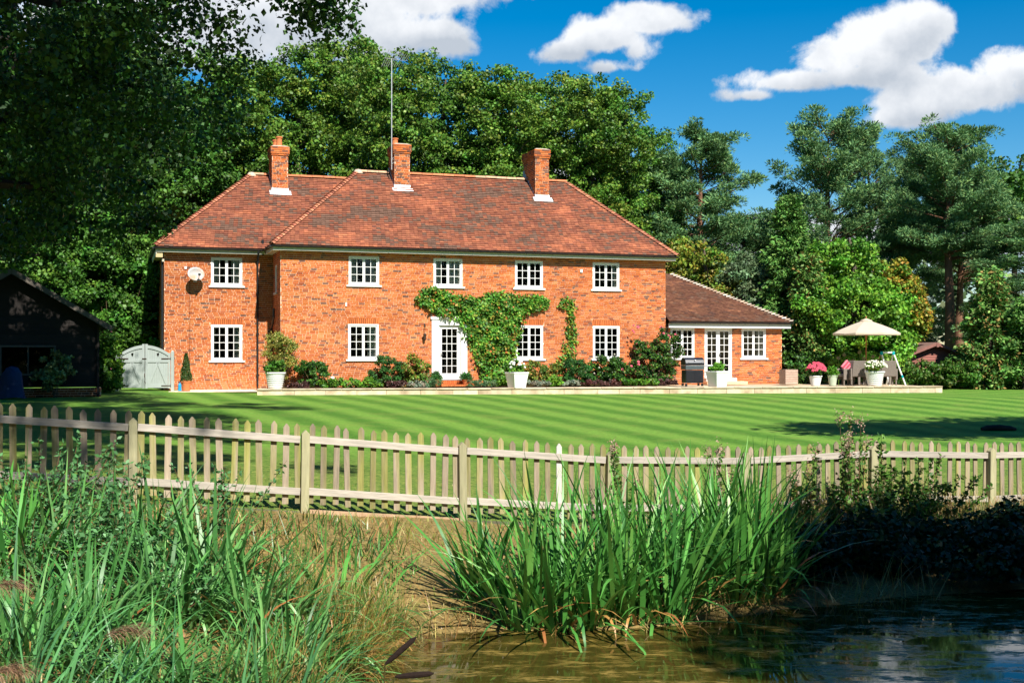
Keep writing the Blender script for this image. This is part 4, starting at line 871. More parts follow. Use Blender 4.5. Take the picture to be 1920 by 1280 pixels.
for i in range(-2,8):
    p=FP(i)
    if -2<i: 
        H_=.99; mb=MB(); mb.box(-.047,.047,-.055,.035,-.35,H_-.05); mb.add([(-.047,-.055,H_-.05),(.047,-.055,H_-.05),(.047,.035,H_-.05),(-.047,.035,H_-.05),(0,-.055,H_),(0,.035,H_)],[(0,1,4),(1,2,5,4),(2,3,5),(3,0,4,5)])
        mb.obj('post',POSTM,fence,Vector((p.x,p.y,ptop(i)-H_))-off,(fr.uniform(-.02,.02),fr.uniform(-.015,.015),fa),bevel=.004)
    a,b=FP(i),FP(i+1); za,zb=ptop(i),ptop(i+1); n_=Vector((fd.y,-fd.x,0))
    for q,zo in enumerate((-.115,-.735)):
        A=a+fd*.052+Vector((0,0,za+zo)); Bq=b-fd*.052+Vector((0,0,zb+zo)); L_=(Bq-A).length; pit=math.asin((Bq.z-A.z)/L_)
        MB().box(0,L_,-.019,.019,-.042,.042).obj('rail',RAILM,fence,A-off,(0,-pit,fa),bevel=.003)
    for k in range(npk):
        f=(k+.5)/npk; p=a.lerp(b,f)-n_*.021; z=za*(1-f)+zb*f
        # pickets stand behind the rails, tops a little above the posts
        m=pick[fr.integers(4)]; o=place('picket',m,None,fence,Vector((p.x,p.y,z+.07-.955+fr.uniform(-.02,.012)))-off,(fr.uniform(-.012,.012),fr.uniform(-.03,.03),fa+fr.uniform(-.08,.08)))
        if i==2 and k==8: o.data=m.copy(); o.data.materials[0]=NEWW; o['label']='pale new picket'
g=MB().box(0,1.84,-.015,.015,-.07,.07).obj('gravel_board',M('board',(.42,.28,.17),rough=.85,var=.2),fence,FP(1)+fd*.06+Vector((0,-.02,gz(-1.5,14.2)+.06))-off,(0,math.atan2(.18,1.864),fa))
MB().box(0,1.7,-.015,.015,-.05,.05).obj('gravel_board',_m['board'],fence,FP(2)+fd*.06+Vector((0,-.02,gz(.3,14.7)+.03))-off,(0,math.atan2(.14,1.864),fa))
# ---------------------------------------------------------------- barn, gate and shed
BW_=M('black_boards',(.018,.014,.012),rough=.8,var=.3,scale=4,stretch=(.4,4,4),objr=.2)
bx=wx(186,38.); barn=thing('barn','black weatherboarded barn with pitched tiled roof in deep shade at the left edge','barn',(bx,38,gz(bx,38)),R(23))
bw_=5.2; bh=2.25
for i in range(17):
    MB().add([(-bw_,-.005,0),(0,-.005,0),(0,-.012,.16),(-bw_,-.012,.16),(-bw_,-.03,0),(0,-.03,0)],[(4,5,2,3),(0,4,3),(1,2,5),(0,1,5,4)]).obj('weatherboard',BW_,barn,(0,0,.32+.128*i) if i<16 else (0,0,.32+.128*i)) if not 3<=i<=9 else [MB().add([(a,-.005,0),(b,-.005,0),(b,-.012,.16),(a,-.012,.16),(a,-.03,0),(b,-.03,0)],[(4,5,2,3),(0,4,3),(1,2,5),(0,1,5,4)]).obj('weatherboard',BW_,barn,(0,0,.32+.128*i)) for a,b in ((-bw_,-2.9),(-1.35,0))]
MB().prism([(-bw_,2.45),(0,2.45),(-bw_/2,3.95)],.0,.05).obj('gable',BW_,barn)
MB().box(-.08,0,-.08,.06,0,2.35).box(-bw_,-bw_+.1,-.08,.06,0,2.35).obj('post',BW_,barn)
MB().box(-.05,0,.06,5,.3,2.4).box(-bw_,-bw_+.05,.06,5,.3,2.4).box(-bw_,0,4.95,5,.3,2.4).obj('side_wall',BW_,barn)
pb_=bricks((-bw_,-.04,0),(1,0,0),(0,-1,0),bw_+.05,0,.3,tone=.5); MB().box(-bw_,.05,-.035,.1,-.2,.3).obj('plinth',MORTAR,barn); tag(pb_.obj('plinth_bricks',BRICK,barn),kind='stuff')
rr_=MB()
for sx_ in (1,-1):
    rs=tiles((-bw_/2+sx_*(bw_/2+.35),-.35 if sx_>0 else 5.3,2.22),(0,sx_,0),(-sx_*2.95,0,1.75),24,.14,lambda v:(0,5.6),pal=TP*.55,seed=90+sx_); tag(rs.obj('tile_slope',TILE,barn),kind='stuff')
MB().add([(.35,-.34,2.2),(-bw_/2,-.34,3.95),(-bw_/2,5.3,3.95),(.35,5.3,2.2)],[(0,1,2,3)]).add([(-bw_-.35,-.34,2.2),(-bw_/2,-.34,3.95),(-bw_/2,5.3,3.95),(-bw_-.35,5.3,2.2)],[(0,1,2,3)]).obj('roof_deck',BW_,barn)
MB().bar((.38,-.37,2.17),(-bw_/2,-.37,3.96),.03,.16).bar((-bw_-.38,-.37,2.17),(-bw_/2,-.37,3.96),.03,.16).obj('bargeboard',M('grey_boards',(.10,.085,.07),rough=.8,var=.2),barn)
MB().box(-2.95,-2.89,-.05,.03,.7,1.65).box(-1.36,-1.3,-.05,.03,.7,1.65).box(-2.89,-1.36,-.05,.03,1.59,1.65).box(-2.89,-1.36,-.06,.03,.7,.76).box(-2.14,-2.1,-.04,.02,.76,1.59).obj('window_frame',_m['grey_boards'],barn)
MB().add([(-2.9,.0,.75),(-1.35,.0,.75),(-1.35,.0,1.6),(-2.9,.0,1.6)],[(0,1,2,3)]).obj('pane',GLASS,barn)
GG=M('grey_green_paint',(.33,.37,.35),rough=.5,var=.06,scale=3)
gx=wx(272,43.6); gate=thing('double_gate','pale grey green arched double gate with heart cut outs between shrub and house','gate',(gx,43.6,.06),R(3))
def topz(x): return 1.62-.33*(abs(x)/.92)**2
for sx_ in (-1,1):
    lf_=MB().box(min(0,sx_*.92)+(.015 if sx_>0 else 0),max(0,sx_*.92)-(.015 if sx_<0 else 0),.028,.034,.05,.08).obj('gate_leaf',GG,gate)
    for k in range(9):
        a=.10+.082*k; b=a+.079; xa,xb=(a,b) if sx_>0 else (-b,-a)
        hx=.43
        if k in (4,):
            MB().prism([(xa,.06),(xb,.06),(xb,1.17),(xa,1.17)],.0,.018).prism([(xa,1.33),(xb,1.33),(xb,topz(xb)-.05),(xa,topz(xa)-.05)],.0,.018).prism([(xa,1.17),((xa+xb)/2,1.17),(xa,1.26)],0,.018).prism([((xa+xb)/2,1.17),(xb,1.17),(xb,1.26)],0,.018).prism([(xa,1.30),((xa+xb)/2,1.33),(xa,1.335)],0,.018).obj('board',GG,lf_)
        else: MB().prism([(xa,.06),(xb,.06),(xb,topz(xb)-.05),(xa,topz(xa)-.05)],.0,.018).obj('board',GG,lf_)
    s=MB(); I=lambda a,b:(min(a*sx_,b*sx_),max(a*sx_,b*sx_))
    a,b=I(.012,.10); s.box(a,b,-.03,.018,.02,1.66); a,b=I(.85,.93); s.box(a,b,-.03,.018,.02,1.33)
    a,b=I(.10,.85); s.box(a,b,-.025,-.001,.04,.16).box(a,b,-.025,-.001,.98,1.08); s.obj('frame',GG,lf_,bevel=.003)
    br_=MB(); 
    for xx in (.14,.80): br_.bar((sx_*xx,-.014,.16),(sx_*.47,-.014,.99),.022,.085)
    br_.obj('brace',GG,lf_)
    ar=MB(); n=8
    for i in range(n):
        xa=.1+.75*i/n; xb=.1+.75*(i+1)/n; P=[(sx_*xa,topz(xa)-.12),(sx_*xb,topz(xb)-.12),(sx_*xb,topz(xb)),(sx_*xa,topz(xa))]
        ar.prism(P if sx_>0 else P[::-1],-.03,-.002)
    ar.obj('top_rail',GG,lf_)
    for z in (.1,1.1):
        a,b=I(.60,.95); hb=MB().box(a,b,-.036,-.027,z-.0,z+.035).lathe([(.014,-.05),(.014,.09)],8,(sx_*.955,-.03,z)); hb.obj('hinge',IRON,lf_)
MB().box(.955,1.06,-.05,.05,-.1,1.38).add([(.955,-.05,1.38),(1.06,-.05,1.38),(1.06,.05,1.38),(.955,.05,1.38),(1.0,0,1.44)],[(0,1,4),(1,2,4),(2,3,4),(3,0,4)]).obj('gate_post',GG,gate,bevel=.004)
MB().box(-1.06,-.955,-.05,.05,-.1,1.38).obj('gate_post',GG,gate,bevel=.004)
MB().box(-.1,.06,-.05,-.032,1.1,1.135).box(-.015,.015,-.055,-.032,.45,.58).tube([(0,-.05,.45),(.02,-.06,.38),(0,-.06,.3),(.03,-.055,.22)],.007,5).obj('latch',IRON,gate)
# potted cone tree and blue bottle at the corner
def pot_profile(r,h,rim=.03): return [(r*.72,0),(r*.98,h*.86),(r*1.0+rim*.4,h*.87),(r*1.0+rim*.4,h),(r*.9,h),(r*.86,h*.9),(0,h*.9)]
cx_=wx(349,43.5)
t=thing('potted_conifer','slim clipped cone conifer in an orange terracotta pot beside the gate','potted plant',(cx_,43.5,.0))
MB().lathe(pot_profile(.19,.36),20).obj('pot',TERRA,t,smooth=True)
r=np.random.default_rng(101); n=7000; f=r.random(n)**.8; a=r.uniform(0,6.28,n); rad=(.19*(1-f)**.8+.015)*(1+.12*np.sin(a*3+f*9))*r.uniform(.75,1.08,n)
P=np.stack([np.cos(a)*rad,np.sin(a)*rad,.36+f*1.0],-1); o=np.stack([np.cos(a),np.sin(a),a*0+.5],-1)
fol('foliage',leaf_quads(r,P,.05,rcol(r,[(.03,.08,.015),(.05,.10,.02),(.08,.09,.02)],n),.3,.3,out=o),LEAF,t); MB().tube([(0,0,.2),(0,0,1.2)],.015,5).obj('stem',STEM,t)
BLU=M('blue_plastic',(.02,.28,.55),rough=.3,var=.05)
t=thing('bottle','bright blue plastic bottle standing left of the terracotta pot','bottle',(wx(337,43.2),43.2,.0))
MB().lathe([(0,0),(.065,.005),(.07,.05),(.06,.15),(.068,.2),(.04,.27),(.02,.29)],14).obj('body',BLU,t,smooth=True); MB().lathe([(.024,.285),(.024,.33),(0,.335)],10).obj('cap',M('dark_blue',(.01,.05,.15),rough=.4),t)
# shed
sx0=wx(1746,54); shed=thing('garden_shed','small dark red brown wooden shed with low pitched roof behind the hedge','shed',(wx(1752,52.6),52.6,-.35),R(14)); shed.scale=(1.2,1,.97)
SB=M('brown_boards',(.24,.09,.07),rough=.75,var=.25,scale=4,stretch=(.4,4,4),objr=.15)
for i in range(14):
    z=.1+.115*i; MB().add([(-1.15,-.02,0),(1.05,-.02,0),(1.05,-.002,.12),(-1.15,-.002,.12),(-1.15,0,0),(1.05,0,0)],[(0,1,2,3),(0,4,5,1),(0,3,4),(1,5,2)]).obj('shed_board',SB,shed,(0,0,z))
for i in range(4):
    w=1.1*(1-(i+.5)/4.6); MB().add([(-w-.05,-.02,0),(w-.05,-.02,0),(w-.05,-.002,.12),(-w-.05,-.002,.12),(-w-.05,0,0),(w-.05,0,0)],[(0,1,2,3),(0,4,5,1),(0,3,4),(1,5,2)]).obj('shed_board',SB,shed,(0,0,.1+.115*(14+i)))
MB().box(-1.15,1.05,.005,2.4,.0,1.66).prism([(-1.15,1.66),(1.05,1.66),(-.05,2.12)],.005,2.4).obj('shed_wall',SB,shed)
MB().prism([(1.4,1.58),(1.4,1.64),(-.05,2.28),(-1.4,1.72),(-1.4,1.66),(-.05,2.20)],-.3,2.5).obj('roof',M('roof_felt',(.17,.10,.08),rough=.9,var=.3,scale=3),shed)
MB().bar((1.42,-.33,1.56),(-.03,-.33,2.2),.03,.13).bar((-1.42,-.33,1.62),(-.07,-.33,2.2),.03,.13).box(-.1,0,-.36,-.33,2.06,2.26).obj('bargeboard',M('reddish_boards',(.22,.10,.08),rough=.7,var=.2),shed)
MB().box(1.02,1.09,-.05,.02,0,1.6).obj('corner_post',SB,shed)
# ---------------------------------------------------------------- climbers on the wall
def vine(name,label,polys,n,size,pal,seed,depth,stems,t0=-.02,droop=1.2):
    r=np.random.default_rng(seed); P=[]; 
    V_=[np.array(p,float) for p in polys]; per=n//len(V_)
    for pv in V_:
        lo,hi=pv.min(0),pv.max(0); got=0
        area=0
        while got<per:
            q=r.uniform(lo,hi,(per,2)); ins=np.zeros(per,bool); m=len(pv)
            for i in range(m):
                a,b=pv[i],pv[(i+1)%m]; c=((a[1]>q[:,1])!=(b[1]>q[:,1]))&(q[:,0]<(b[0]-a[0])*(q[:,1]-a[1])/(b[1]-a[1]+1e-9)+a[0]); ins^=c
            q=q[ins][:per-got]; got+=len(q)
            if len(q): P.append(q)
    q=np.concatenate(P); q+=r.normal(size=q.shape)*2.8; m=len(q)
    d=t0-depth*r.random(m)**1.3*(.55+.45*np.sin(q[:,0]*.13)*np.cos(q[:,1]*.17))
    S=np.array([pl(x,y,t) for (x,y),t in zip(q,d)]); L3=np.stack([S[:,0],d,np.maximum(S[:,1],TZ)],-1)
    patchn=np.sin(q[:,0]*.21+seed)*np.cos(q[:,1]*.17)+np.sin(q[:,0]*.07+q[:,1]*.09)
    c=rcol(r,pal,m)*(1+.22*patchn)[:,None]; au=(r.random(m)<.05+.10*(patchn<-.8)); c[au]=rcol(r,[(.42,.14,.03),(.36,.26,.04)],int(au.sum()))
    o=np.tile(np.array((0.1,-1.,.25)),(m,1)); d4=leaf_quads(r,L3,size,c,.2,.38,out=o,droop=droop)
    t=thing(name,label,'climber',(AX,AY,0),TH); fol('foliage',d4,LEAF,t)
    mb=MB()
    for st in stems: mb.tube([(*((pl(x,y,-.03)[0]),),-.035,pl(x,y,-.03)[1]) for x,y in st],[.022]*(len(st)-1)+[.006],5)
    mb.obj('stem',STEM,t); return t
VG=[(.055,.19,.018),(.075,.24,.022),(.04,.14,.016),(.12,.26,.03),(.19,.27,.03)]
vine('climbing_vine','thick green climber spreading in a T shape over the wall right of the front door',
 [[(785,547),(800,539),(822,540),(850,553),(880,556),(900,560),(930,560),(940,590),(900,600),(860,600),(840,592),(820,590),(808,580),(795,570),(783,566)],
  [(900,556),(915,548),(950,548),(985,557),(982,590),(975,620),(968,645),(930,650),(890,640),(872,615),(858,598),(880,585)],
  [(870,612),(975,612),(966,650),(962,690),(957,728),(905,728),(900,690),(888,662),(878,640)],
  [(978,560),(1003,556),(1027,563),(1022,575),(1000,577),(985,583),(975,590)]],15500,.125,VG,111,.26,[[(925,728),(920,690),(925,640),(915,590),(880,565),(830,555),(790,552)],[(935,728),(940,660),(950,600),(980,568),(1022,568)]])
vine('climbing_vine','thin straggling climber on the bare wall right of the T shaped one',
 [[(1050,566),(1062,560),(1072,562),(1076,575),(1070,580),(1060,575),(1050,578)],[(1066,575),(1074,578),(1076,610),(1070,610)],[(1064,608),(1078,612),(1081,640),(1066,640)],[(1060,640),(1080,640),(1075,665),(1060,680),(1040,700),(1030,690),(1050,670)],[(1060,670),(1078,660),(1085,690),(1065,700)]],1500,.11,VG+[(.35,.2,.04)],112,.12,[[(1055,725),(1068,680),(1074,640),(1072,600),(1066,570),(1054,570)]])
# ---------------------------------------------------------------- planting in the bed along the house
def bp(px,t,py0,py1,wpx,dep=.35):     # blob on the bed seen at px, spanning rows py0..py1
    s,z1=pl(px,py0,t); _,z0=pl(px,py1,t); z0=max(z0,TZ-.02); p=H(s,t,(z0+z1)/2); return (p.x,p.y,p.z,wpx/2/48.,dep,(z1-z0)/2)
soil=MB(); 
P=[H(-.35,-1.0,TZ+.01),H(15.6,-1.35,TZ+.01),H(15.6,-.03,TZ+.01),H(-.35,-.03,TZ+.01)]; soil.add([*P],[(0,1,2,3)]); tag(soil.obj('flower_bed_soil',BANK),kind='structure')
bush('golden_bamboo','feathery golden green bamboo clump left of the main wall corner',[bp(528,-.7,y0,y1,w) for y0,y1,w in ((618,660,62),(625,690,58),(660,700,50),(690,722,34))],7000,.10,[(.32,.27,.05),(.22,.25,.04),(.40,.30,.08),(.14,.2,.03)],121,clumps=70,cr=.17,stems=16,asp=.16,droop=.6,shell=.3)
bush('camellia','dark glossy rounded shrub right of the bamboo',[bp(582,-.6,674,725,54),bp(592,-.7,680,722,40)],5000,.08,DK+GR,122,clumps=45,cr=.16,shell=.6)
bush('low_perennials','leafy low green plants under the first ground floor window',[bp(x,-.9,709,728,30,.25) for x in (612,636,662,686,700)],3800,.09,GR+BR,123,clumps=50,cr=.1,stems=2)
bush('purple_heuchera','low purple brown plants beside the white planter by the bamboo',[bp(x,-1.0,716,728,26,.2) for x in (548,565)],1200,.07,PURP,124,clumps=20,cr=.08,stems=1)
bush('ceanothus','rounded dense dark green shrub under the first window, left of the yellow green one',[bp(722,-.7,668,727,52,.45),bp(735,-.6,672,726,40,.4)],7500,.055,[(.03,.11,.02),(.045,.15,.025),(.02,.08,.015)],125,clumps=70,cr=.13,shell=.75)
bush('yellow_green_shrub','loose yellow green shrub with reddish leaves left of the front door',[bp(772,-.6,666,712,50,.4),bp(792,-.5,676,722,32,.3),bp(758,-.6,680,724,40,.35)],5000,.085,[(.14,.24,.03),(.09,.2,.02),(.2,.26,.04),(.3,.15,.04)],126,clumps=55,cr=.16,shell=.5)
bush('purple_heuchera','low purple brown plants in front of the rounded dark shrub',[bp(x,-1.1,712,728,28,.2) for x in (735,752)],1500,.07,PURP,127,clumps=20,cr=.08,stems=1)
bush('silver_plants','low silvery plants left of the front door step',[bp(x,-1.2,714,728,24,.2) for x in (775,790)],1800,.05,SILV,128,clumps=26,cr=.08,stems=1)
bush('lavender','bushy grey green lavender directly left of the doorstep',[bp(x,-1.1,709,728,26,.25) for x in (803,815)],2600,.06,[(.07,.17,.06),(.1,.2,.08)],129,clumps=26,cr=.09,stems=1,asp=.15,up=1.2)
bush('lavender','wide grey green lavender directly right of the doorstep',[bp(x,-1.1,712,729,28,.25) for x in (885,900,918)],3600,.06,[(.09,.2,.08),(.13,.22,.1)],130,clumps=36,cr=.09,stems=1,asp=.15,up=1.2)
bush('low_perennials','leafy low green plants at the foot of the big climber',[bp(x,-1.0,706,729,30,.25) for x in (935,952)],2600,.09,GR+BR,131,clumps=30,cr=.1,stems=2)
bush('mixed_shrub','yellow green shrub under the window right of the big climber',[bp(1000,-.5,674,722,50,.35),bp(1022,-.5,680,722,40,.3),bp(985,-.5,680,722,40,.3),bp(1045,-.4,676,710,30,.2)],5600,.085,[(.12,.2,.03),(.2,.24,.04),(.07,.15,.02),(.34,.2,.04)],132,clumps=60,cr=.15,shell=.45)
bush('ceanothus','rounded dense dark green shrub below the thin climber',[bp(1078,-.8,671,728,56,.5),bp(1088,-.8,676,727,44,.45)],8000,.055,[(.03,.11,.02),(.045,.15,.025),(.02,.08,.015)],133,clumps=75,cr=.13,shell=.75)
bush('silver_plants','low silvery plants right of the middle white planter',[bp(x,-1.2,714,728,30,.2) for x in (1000,1020,1062,1072)],3000,.05,SILV,134,clumps=40,cr=.08,stems=1)
bush('low_perennials','small fresh green tuft between the silvery plants',[bp(1040,-1.25,706,728,30,.25)],1500,.08,BR,135,clumps=18,cr=.1,stems=1)
bush('shrub_rose','dense dark green shrub under the last ground floor window of the main block',[bp(1135,-.7,662,724,48,.4),bp(1160,-.7,664,724,50,.4),bp(1115,-.6,680,724,36,.35)],8000,.075,DK+GR,136,clumps=90,cr=.15,shell=.5,flowers=((.75,.72,.6),10,.07,'flower'))
bush('climbing_rose','big arching rose bush with pink blooms at the right corner of the main block',[bp(1215,-.6,640,722,64,.5),bp(1245,-.7,650,722,60,.5),bp(1262,-.6,625,690,34,.35),bp(1192,-.4,596,650,16,.15),bp(1205,-.4,630,680,30,.25),bp(1240,-.5,615,660,30,.25),bp(1190,-.7,670,722,50,.4)],13000,.08,DK+GR+[(.14,.06,.03)],137,clumps=150,cr=.17,shell=.4,stems=26,flowers=((.75,.16,.22),16,.13,'rose_bloom'))
bush('purple_heuchera','low purple brown plants under the dense shrub by the last window',[bp(x,-1.3,713,727,30,.2) for x in (1105,1128,1150)],1800,.07,PURP,138,clumps=30,cr=.08,stems=1)
bush('low_perennials','leafy bright low plants in front of the rose bush',[bp(x,-1.35,708,727,28,.2) for x in (1180,1200,1222)],2600,.085,BR+GR,139,clumps=30,cr=.1,stems=1)
bush('purple_heuchera','low purple brown plants between the rose bush and the barbecue',[bp(x,-1.3,711,726,26,.2) for x in (1245,1262)],1400,.07,PURP,140,clumps=24,cr=.08,stems=1)
def planter(name,label,px,d,rt,h,pal,n,ph,pw,seed,potm=WHITE,flowers=None,square=False,size=.07,ridges=True,**kw):
    p=TX(px,d); t=thing(name,label,'planter',p,ta)
    if square:
        m=MB(); w0,w1=rt*.72,rt*.95; 
        m.add([(-w0,-w0,0),(w0,-w0,0),(w0,w0,0),(-w0,w0,0),(-w1,-w1,h-.06),(w1,-w1,h-.06),(w1,w1,h-.06),(-w1,w1,h-.06)],[(0,3,2,1),(0,1,5,4),(1,2,6,5),(2,3,7,6),(3,0,4,7)]); m.box(-rt,rt,-rt,rt,h-.06,h); m.obj('pot',potm,t,None,(0,0,R(24)),bevel=.006)
    else:
        pr=[(rt*.66,0),(rt*.70,.02)]
        for q in range(1,7): z=h*.9*q/7; rr=rt*(.68+.28*q/7); pr+=[(rr,z-.012),(rr+(.012 if ridges else .001),z),(rr,z+.012)]
        pr+=[(rt*.97,h*.9),(rt*1.05,h*.91),(rt*1.05,h),(rt*.95,h),(rt*.9,h*.92),(0,h*.92)]; MB().lathe(pr,26).obj('pot',potm,t,smooth=True)
    r=np.random.default_rng(seed); B=[(0,0,h+ph*.42,pw,pw,ph*.55)]; d_,cc=cloud(r,B,n,size,pal,26,.09,shell=.4,**kw); fol('foliage',d_,LEAF,t)
    if flowers:
        col,m_,fs=flowers; mb=MB()
        for i in range(m_):
            dd=r.normal(size=3); dd[1]=-abs(dd[1]); dd[2]=abs(dd[2]); dd/=np.linalg.norm(dd); blossom(mb,r,np.array((0,0,h+ph*.4))+dd*np.array((pw*1.1,pw*1.1,ph*.65)),fs*r.uniform(.8,1.15),col)
        tag(mb.obj('flower',PETAL,t),kind='stuff')
    return t
planter('planter','white ribbed planter with broad green leaves at the left end of the terrace',516,.3,.36,.60,GR,1800,.38,.36,151,size=.12)
planter('planter','white square tapered planter with white flowers in front of the big climber',969,.25,.33,.58,GR+BR,1500,.45,.28,152,flowers=((.85,.85,.8),14,.1),square=True)
planter('planter','white square planter with sprouting leaves in front of the french window',1345,.3,.33,.60,BR,500,.30,.28,153,square=True,size=.10)
planter('planter','white planter overflowing with pink hydrangea right of the low wing',1529,.9,.25,.40,GR,900,.48,.34,154,flowers=((.80,.12,.20),55,.13),ridges=False)
planter('planter','pale green pot with fresh upright leaves left of the wicker chairs',1561,.9,.19,.42,BR,900,.32,.16,155,M('pale_green_glaze',(.42,.48,.36),rough=.4,var=.1),ridges=False,asp=.15,size=.14,up=.2)
planter('planter','largest white ribbed planter with white flowers in front of the patio table',1640,.35,.37,.58,BR+YG,2000,.40,.42,156,flowers=((.85,.83,.7),60,.08))
def doorpot(px,label,seed):
    s,_=pl(px,722,-.75); p=H(s,-.75,TZ); t=thing('potted_grass',label,'potted plant',p,TH)
    MB().lathe(pot_profile(.17,.27),18).obj('pot',TERRA,t,smooth=True); r=np.random.default_rng(seed); d_,cc=cloud(r,[(0,0,.38,.2,.2,.17)],1500,.10,[(.03,.12,.02),(.05,.17,.03)],20,.1,asp=.12,shell=.3,up=0); fol('foliage',d_,LEAF,t)
doorpot(818,'spiky green plant in terracotta pot left of the front door',161); doorpot(875,'spiky green plant in terracotta pot right of the front door',162)
# ---------------------------------------------------------------- barbecue, patio furniture
def q3(v): return v
p=TX(1300,1.6); t=thing('barbecue','black gas barbecue with closed lid and side shelf by the french window','barbecue',p,R(12))
BK=M('black_enamel',(.015,.017,.022),rough=.25,var=.05,spec=.6); STL=M('steel',(.35,.38,.42),rough=.35,metal=.6,var=.1)
MB().box(-.40,.32,-.25,.25,.12,.62).obj('cabinet',BK,t,bevel=.01); MB().box(-.385,-.045,-.265,-.251,.15,.60).obj('cabinet_door',BK,t,bevel=.004); MB().box(-.035,.305,-.265,-.251,.15,.60).obj('cabinet_door',BK,t,bevel=.004)
MB().box(-.42,.34,-.29,.26,.64,.80).obj('control_panel',M('dark_steel',(.10,.13,.14),rough=.35,metal=.4,var=.1),t,bevel=.008)
vs=[];prof=[(-.30,.81),(-.30,.90),(-.24,1.03),(-.10,1.11),(.1,1.11),(.25,1.0),(.25,.81)]
mb=MB(); n=len(prof); mb.add([(-.43,y,z) for y,z in prof]+[(.35,y,z) for y,z in prof],[tuple(range(n)),tuple(range(2*n-1,n-1,-1))]+[(i,i+n,(i+1)%n+n,(i+1)%n) for i in range(n)]); mb.obj('lid',BK,t,bevel=.01)
MB().tube([(-.3,-.35,.93),(.22,-.35,.93)],.012,8).tube([(-.3,-.30,.92),(-.3,-.35,.93)],.008,5).tube([(.22,-.30,.92),(.22,-.35,.93)],.008,5).obj('handle',STL,t)
MB().lathe([(0,0),(.03,0),(.03,.02),(0,.02)],12,(-.04,-.31,1.0),(2,2,2)).obj('temperature_gauge',WHITE,t)
MB().box(.36,.72,-.22,.22,.76,.80).obj('side_shelf',STL,t,bevel=.005)
for x in (-.37,.29):
    for y in (-.2,.2): MB().lathe([(0,0),(.05,.0),(.05,.1),(0,.1)],10,(x,y,.0)).obj('caster',BK,t)
WK=M('wicker',(.20,.165,.14),rough=.8,var=.35,scale=60,bump=.8,bscale=90,stretch=(1,1,2.5))
def armchair(px,d,rz,label):
    p=TX(px,d); t=thing('wicker_chair',label,'chair',p,rz,'wicker armchairs round the patio table')
    MB().box(-.30,.30,-.29,.28,.34,.44).obj('seat',WK,t,bevel=.02)
    MB().add([(-.30,.22,.36),(.30,.22,.36),(.30,.30,.36),(-.30,.30,.36),(-.28,.34,.98),(.28,.34,.98),(.28,.40,.98),(-.28,.40,.98)],[(0,3,2,1),(4,5,6,7),(0,1,5,4),(1,2,6,5),(2,3,7,6),(3,0,4,7)]).obj('backrest',WK,t,bevel=.015)
    for s in (-1,1): MB().box(min(s*.30,s*.36),max(s*.30,s*.36),-.30,.30,.22,.66).obj('arm_panel',WK,t,bevel=.015)
    for x in (-.31,.31):
        for y in (-.26,.26): MB().box(x-.022,x+.022,y-.022,y+.022,0,.34).obj('leg',WK,t)
    return p,t
c1,_=armchair(1581,1.7,R(-62),'wicker armchair holding the red cushion, turned sideways')
c2,_=armchair(1608,1.3,R(180),'wicker armchair with its back turned, left of the big white planter')
c3,_=armchair(1662,1.3,R(178),'wicker armchair half hidden right of the big white planter')
cu_=thing('cushion','pink and red striped cushion propped in the sideways wicker armchair','cushion',c1+Vector((.02,-.0,.44)),R(20))
CM=M('red_cushion',(.42,.06,.09),rough=.9,var=.15); mb=MB()
for i in range(6):
    a,b=-.2+.4*i/6,-.2+.4*(i+1)/6; mb.box(a,b,-.05,.05,0,.4,(1.0,1,1) if i%2 else (1.6,3.2,2.6))
mb.obj('cushion_cover',CM,cu_,(0,0,.16),(0,R(45),0),bevel=.03)
p=TX(1632,2.3); t=thing('patio_table','grey brown wicker patio table under the parasol','table',p,R(8))
MB().box(-.75,.75,-.45,.45,.70,.735,(1.2,1.2,1.2)).obj('tabletop',WK,t,bevel=.01)
for x in (-.66,.66):
    for y in (-.37,.37): MB().box(x-.04,x+.04,y-.04,y+.04,0,.70).obj('leg',WK,t)
p=TX(1624,2.9); ph=2.72; t=thing('parasol','wide open cream parasol on a wooden pole over the patio table','parasol',p+Vector((-.0,0,0)))
WP=M('oiled_wood',(.34,.12,.045),rough=.5,var=.2,stretch=(4,4,.5)); MB().tube([(0,0,0),(0,0,ph+.02)],.026,10).obj('pole',WP,t,smooth=True); MB().lathe([(.0,0),(.03,.02),(.02,.07),(0,.1)],10,(0,0,ph)).obj('finial',WP,t,smooth=True)
CANV=M('cream_canvas',(.72,.60,.47),rough=.9,var=.04,translucent=.35)
vs=[(0,0,ph-.06)];fs=[];n=8;RR=1.40
ring=[]
for j,(rr,zz) in enumerate(((.22,ph-.13),(.7,ph-.30),(1.1,ph-.46),(RR,ph-.62),(RR,ph-.70))):
    for k in range(n*2):
        a=2*math.pi*k/(n*2)+.2; edge=k%2; r_=rr*(1 if not edge else .945); vs.append((math.cos(a)*r_,math.sin(a)*r_,zz-(.02*rr if edge else 0)+(.0 if j<4 or not edge else .03)))
m_=n*2
for k in range(m_): fs.append((0,1+k,1+(k+1)%m_))
for j in range(4):
    for k in range(m_): fs.append((1+j*m_+k,1+(j+1)*m_+k,1+(j+1)*m_+(k+1)%m_,1+j*m_+(k+1)%m_))
MB().add(vs,fs).obj('canopy',CANV,t,(0,0,0))
MB().lathe([(.0,ph+.0),(.24,ph-.09),(.25,ph-.13)],16).obj('vent_cap',CANV,t)
for k in range(n):
    a=2*math.pi*k/n+.2; e=Vector((math.cos(a),math.sin(a),0)); rb=MB().tube([Vector((0,0,ph-.12)),e*(RR-.03)+Vector((0,0,ph-.645))],.010,5).obj('rib',WP,t); MB().tube([Vector((0,0,ph-.75)),e*.62+Vector((0,0,ph-.34))],.009,5).obj('strut',WP,t)
MB().lathe([(.045,ph-.8),(.045,ph-.7)],10).obj('hub',WP,t)
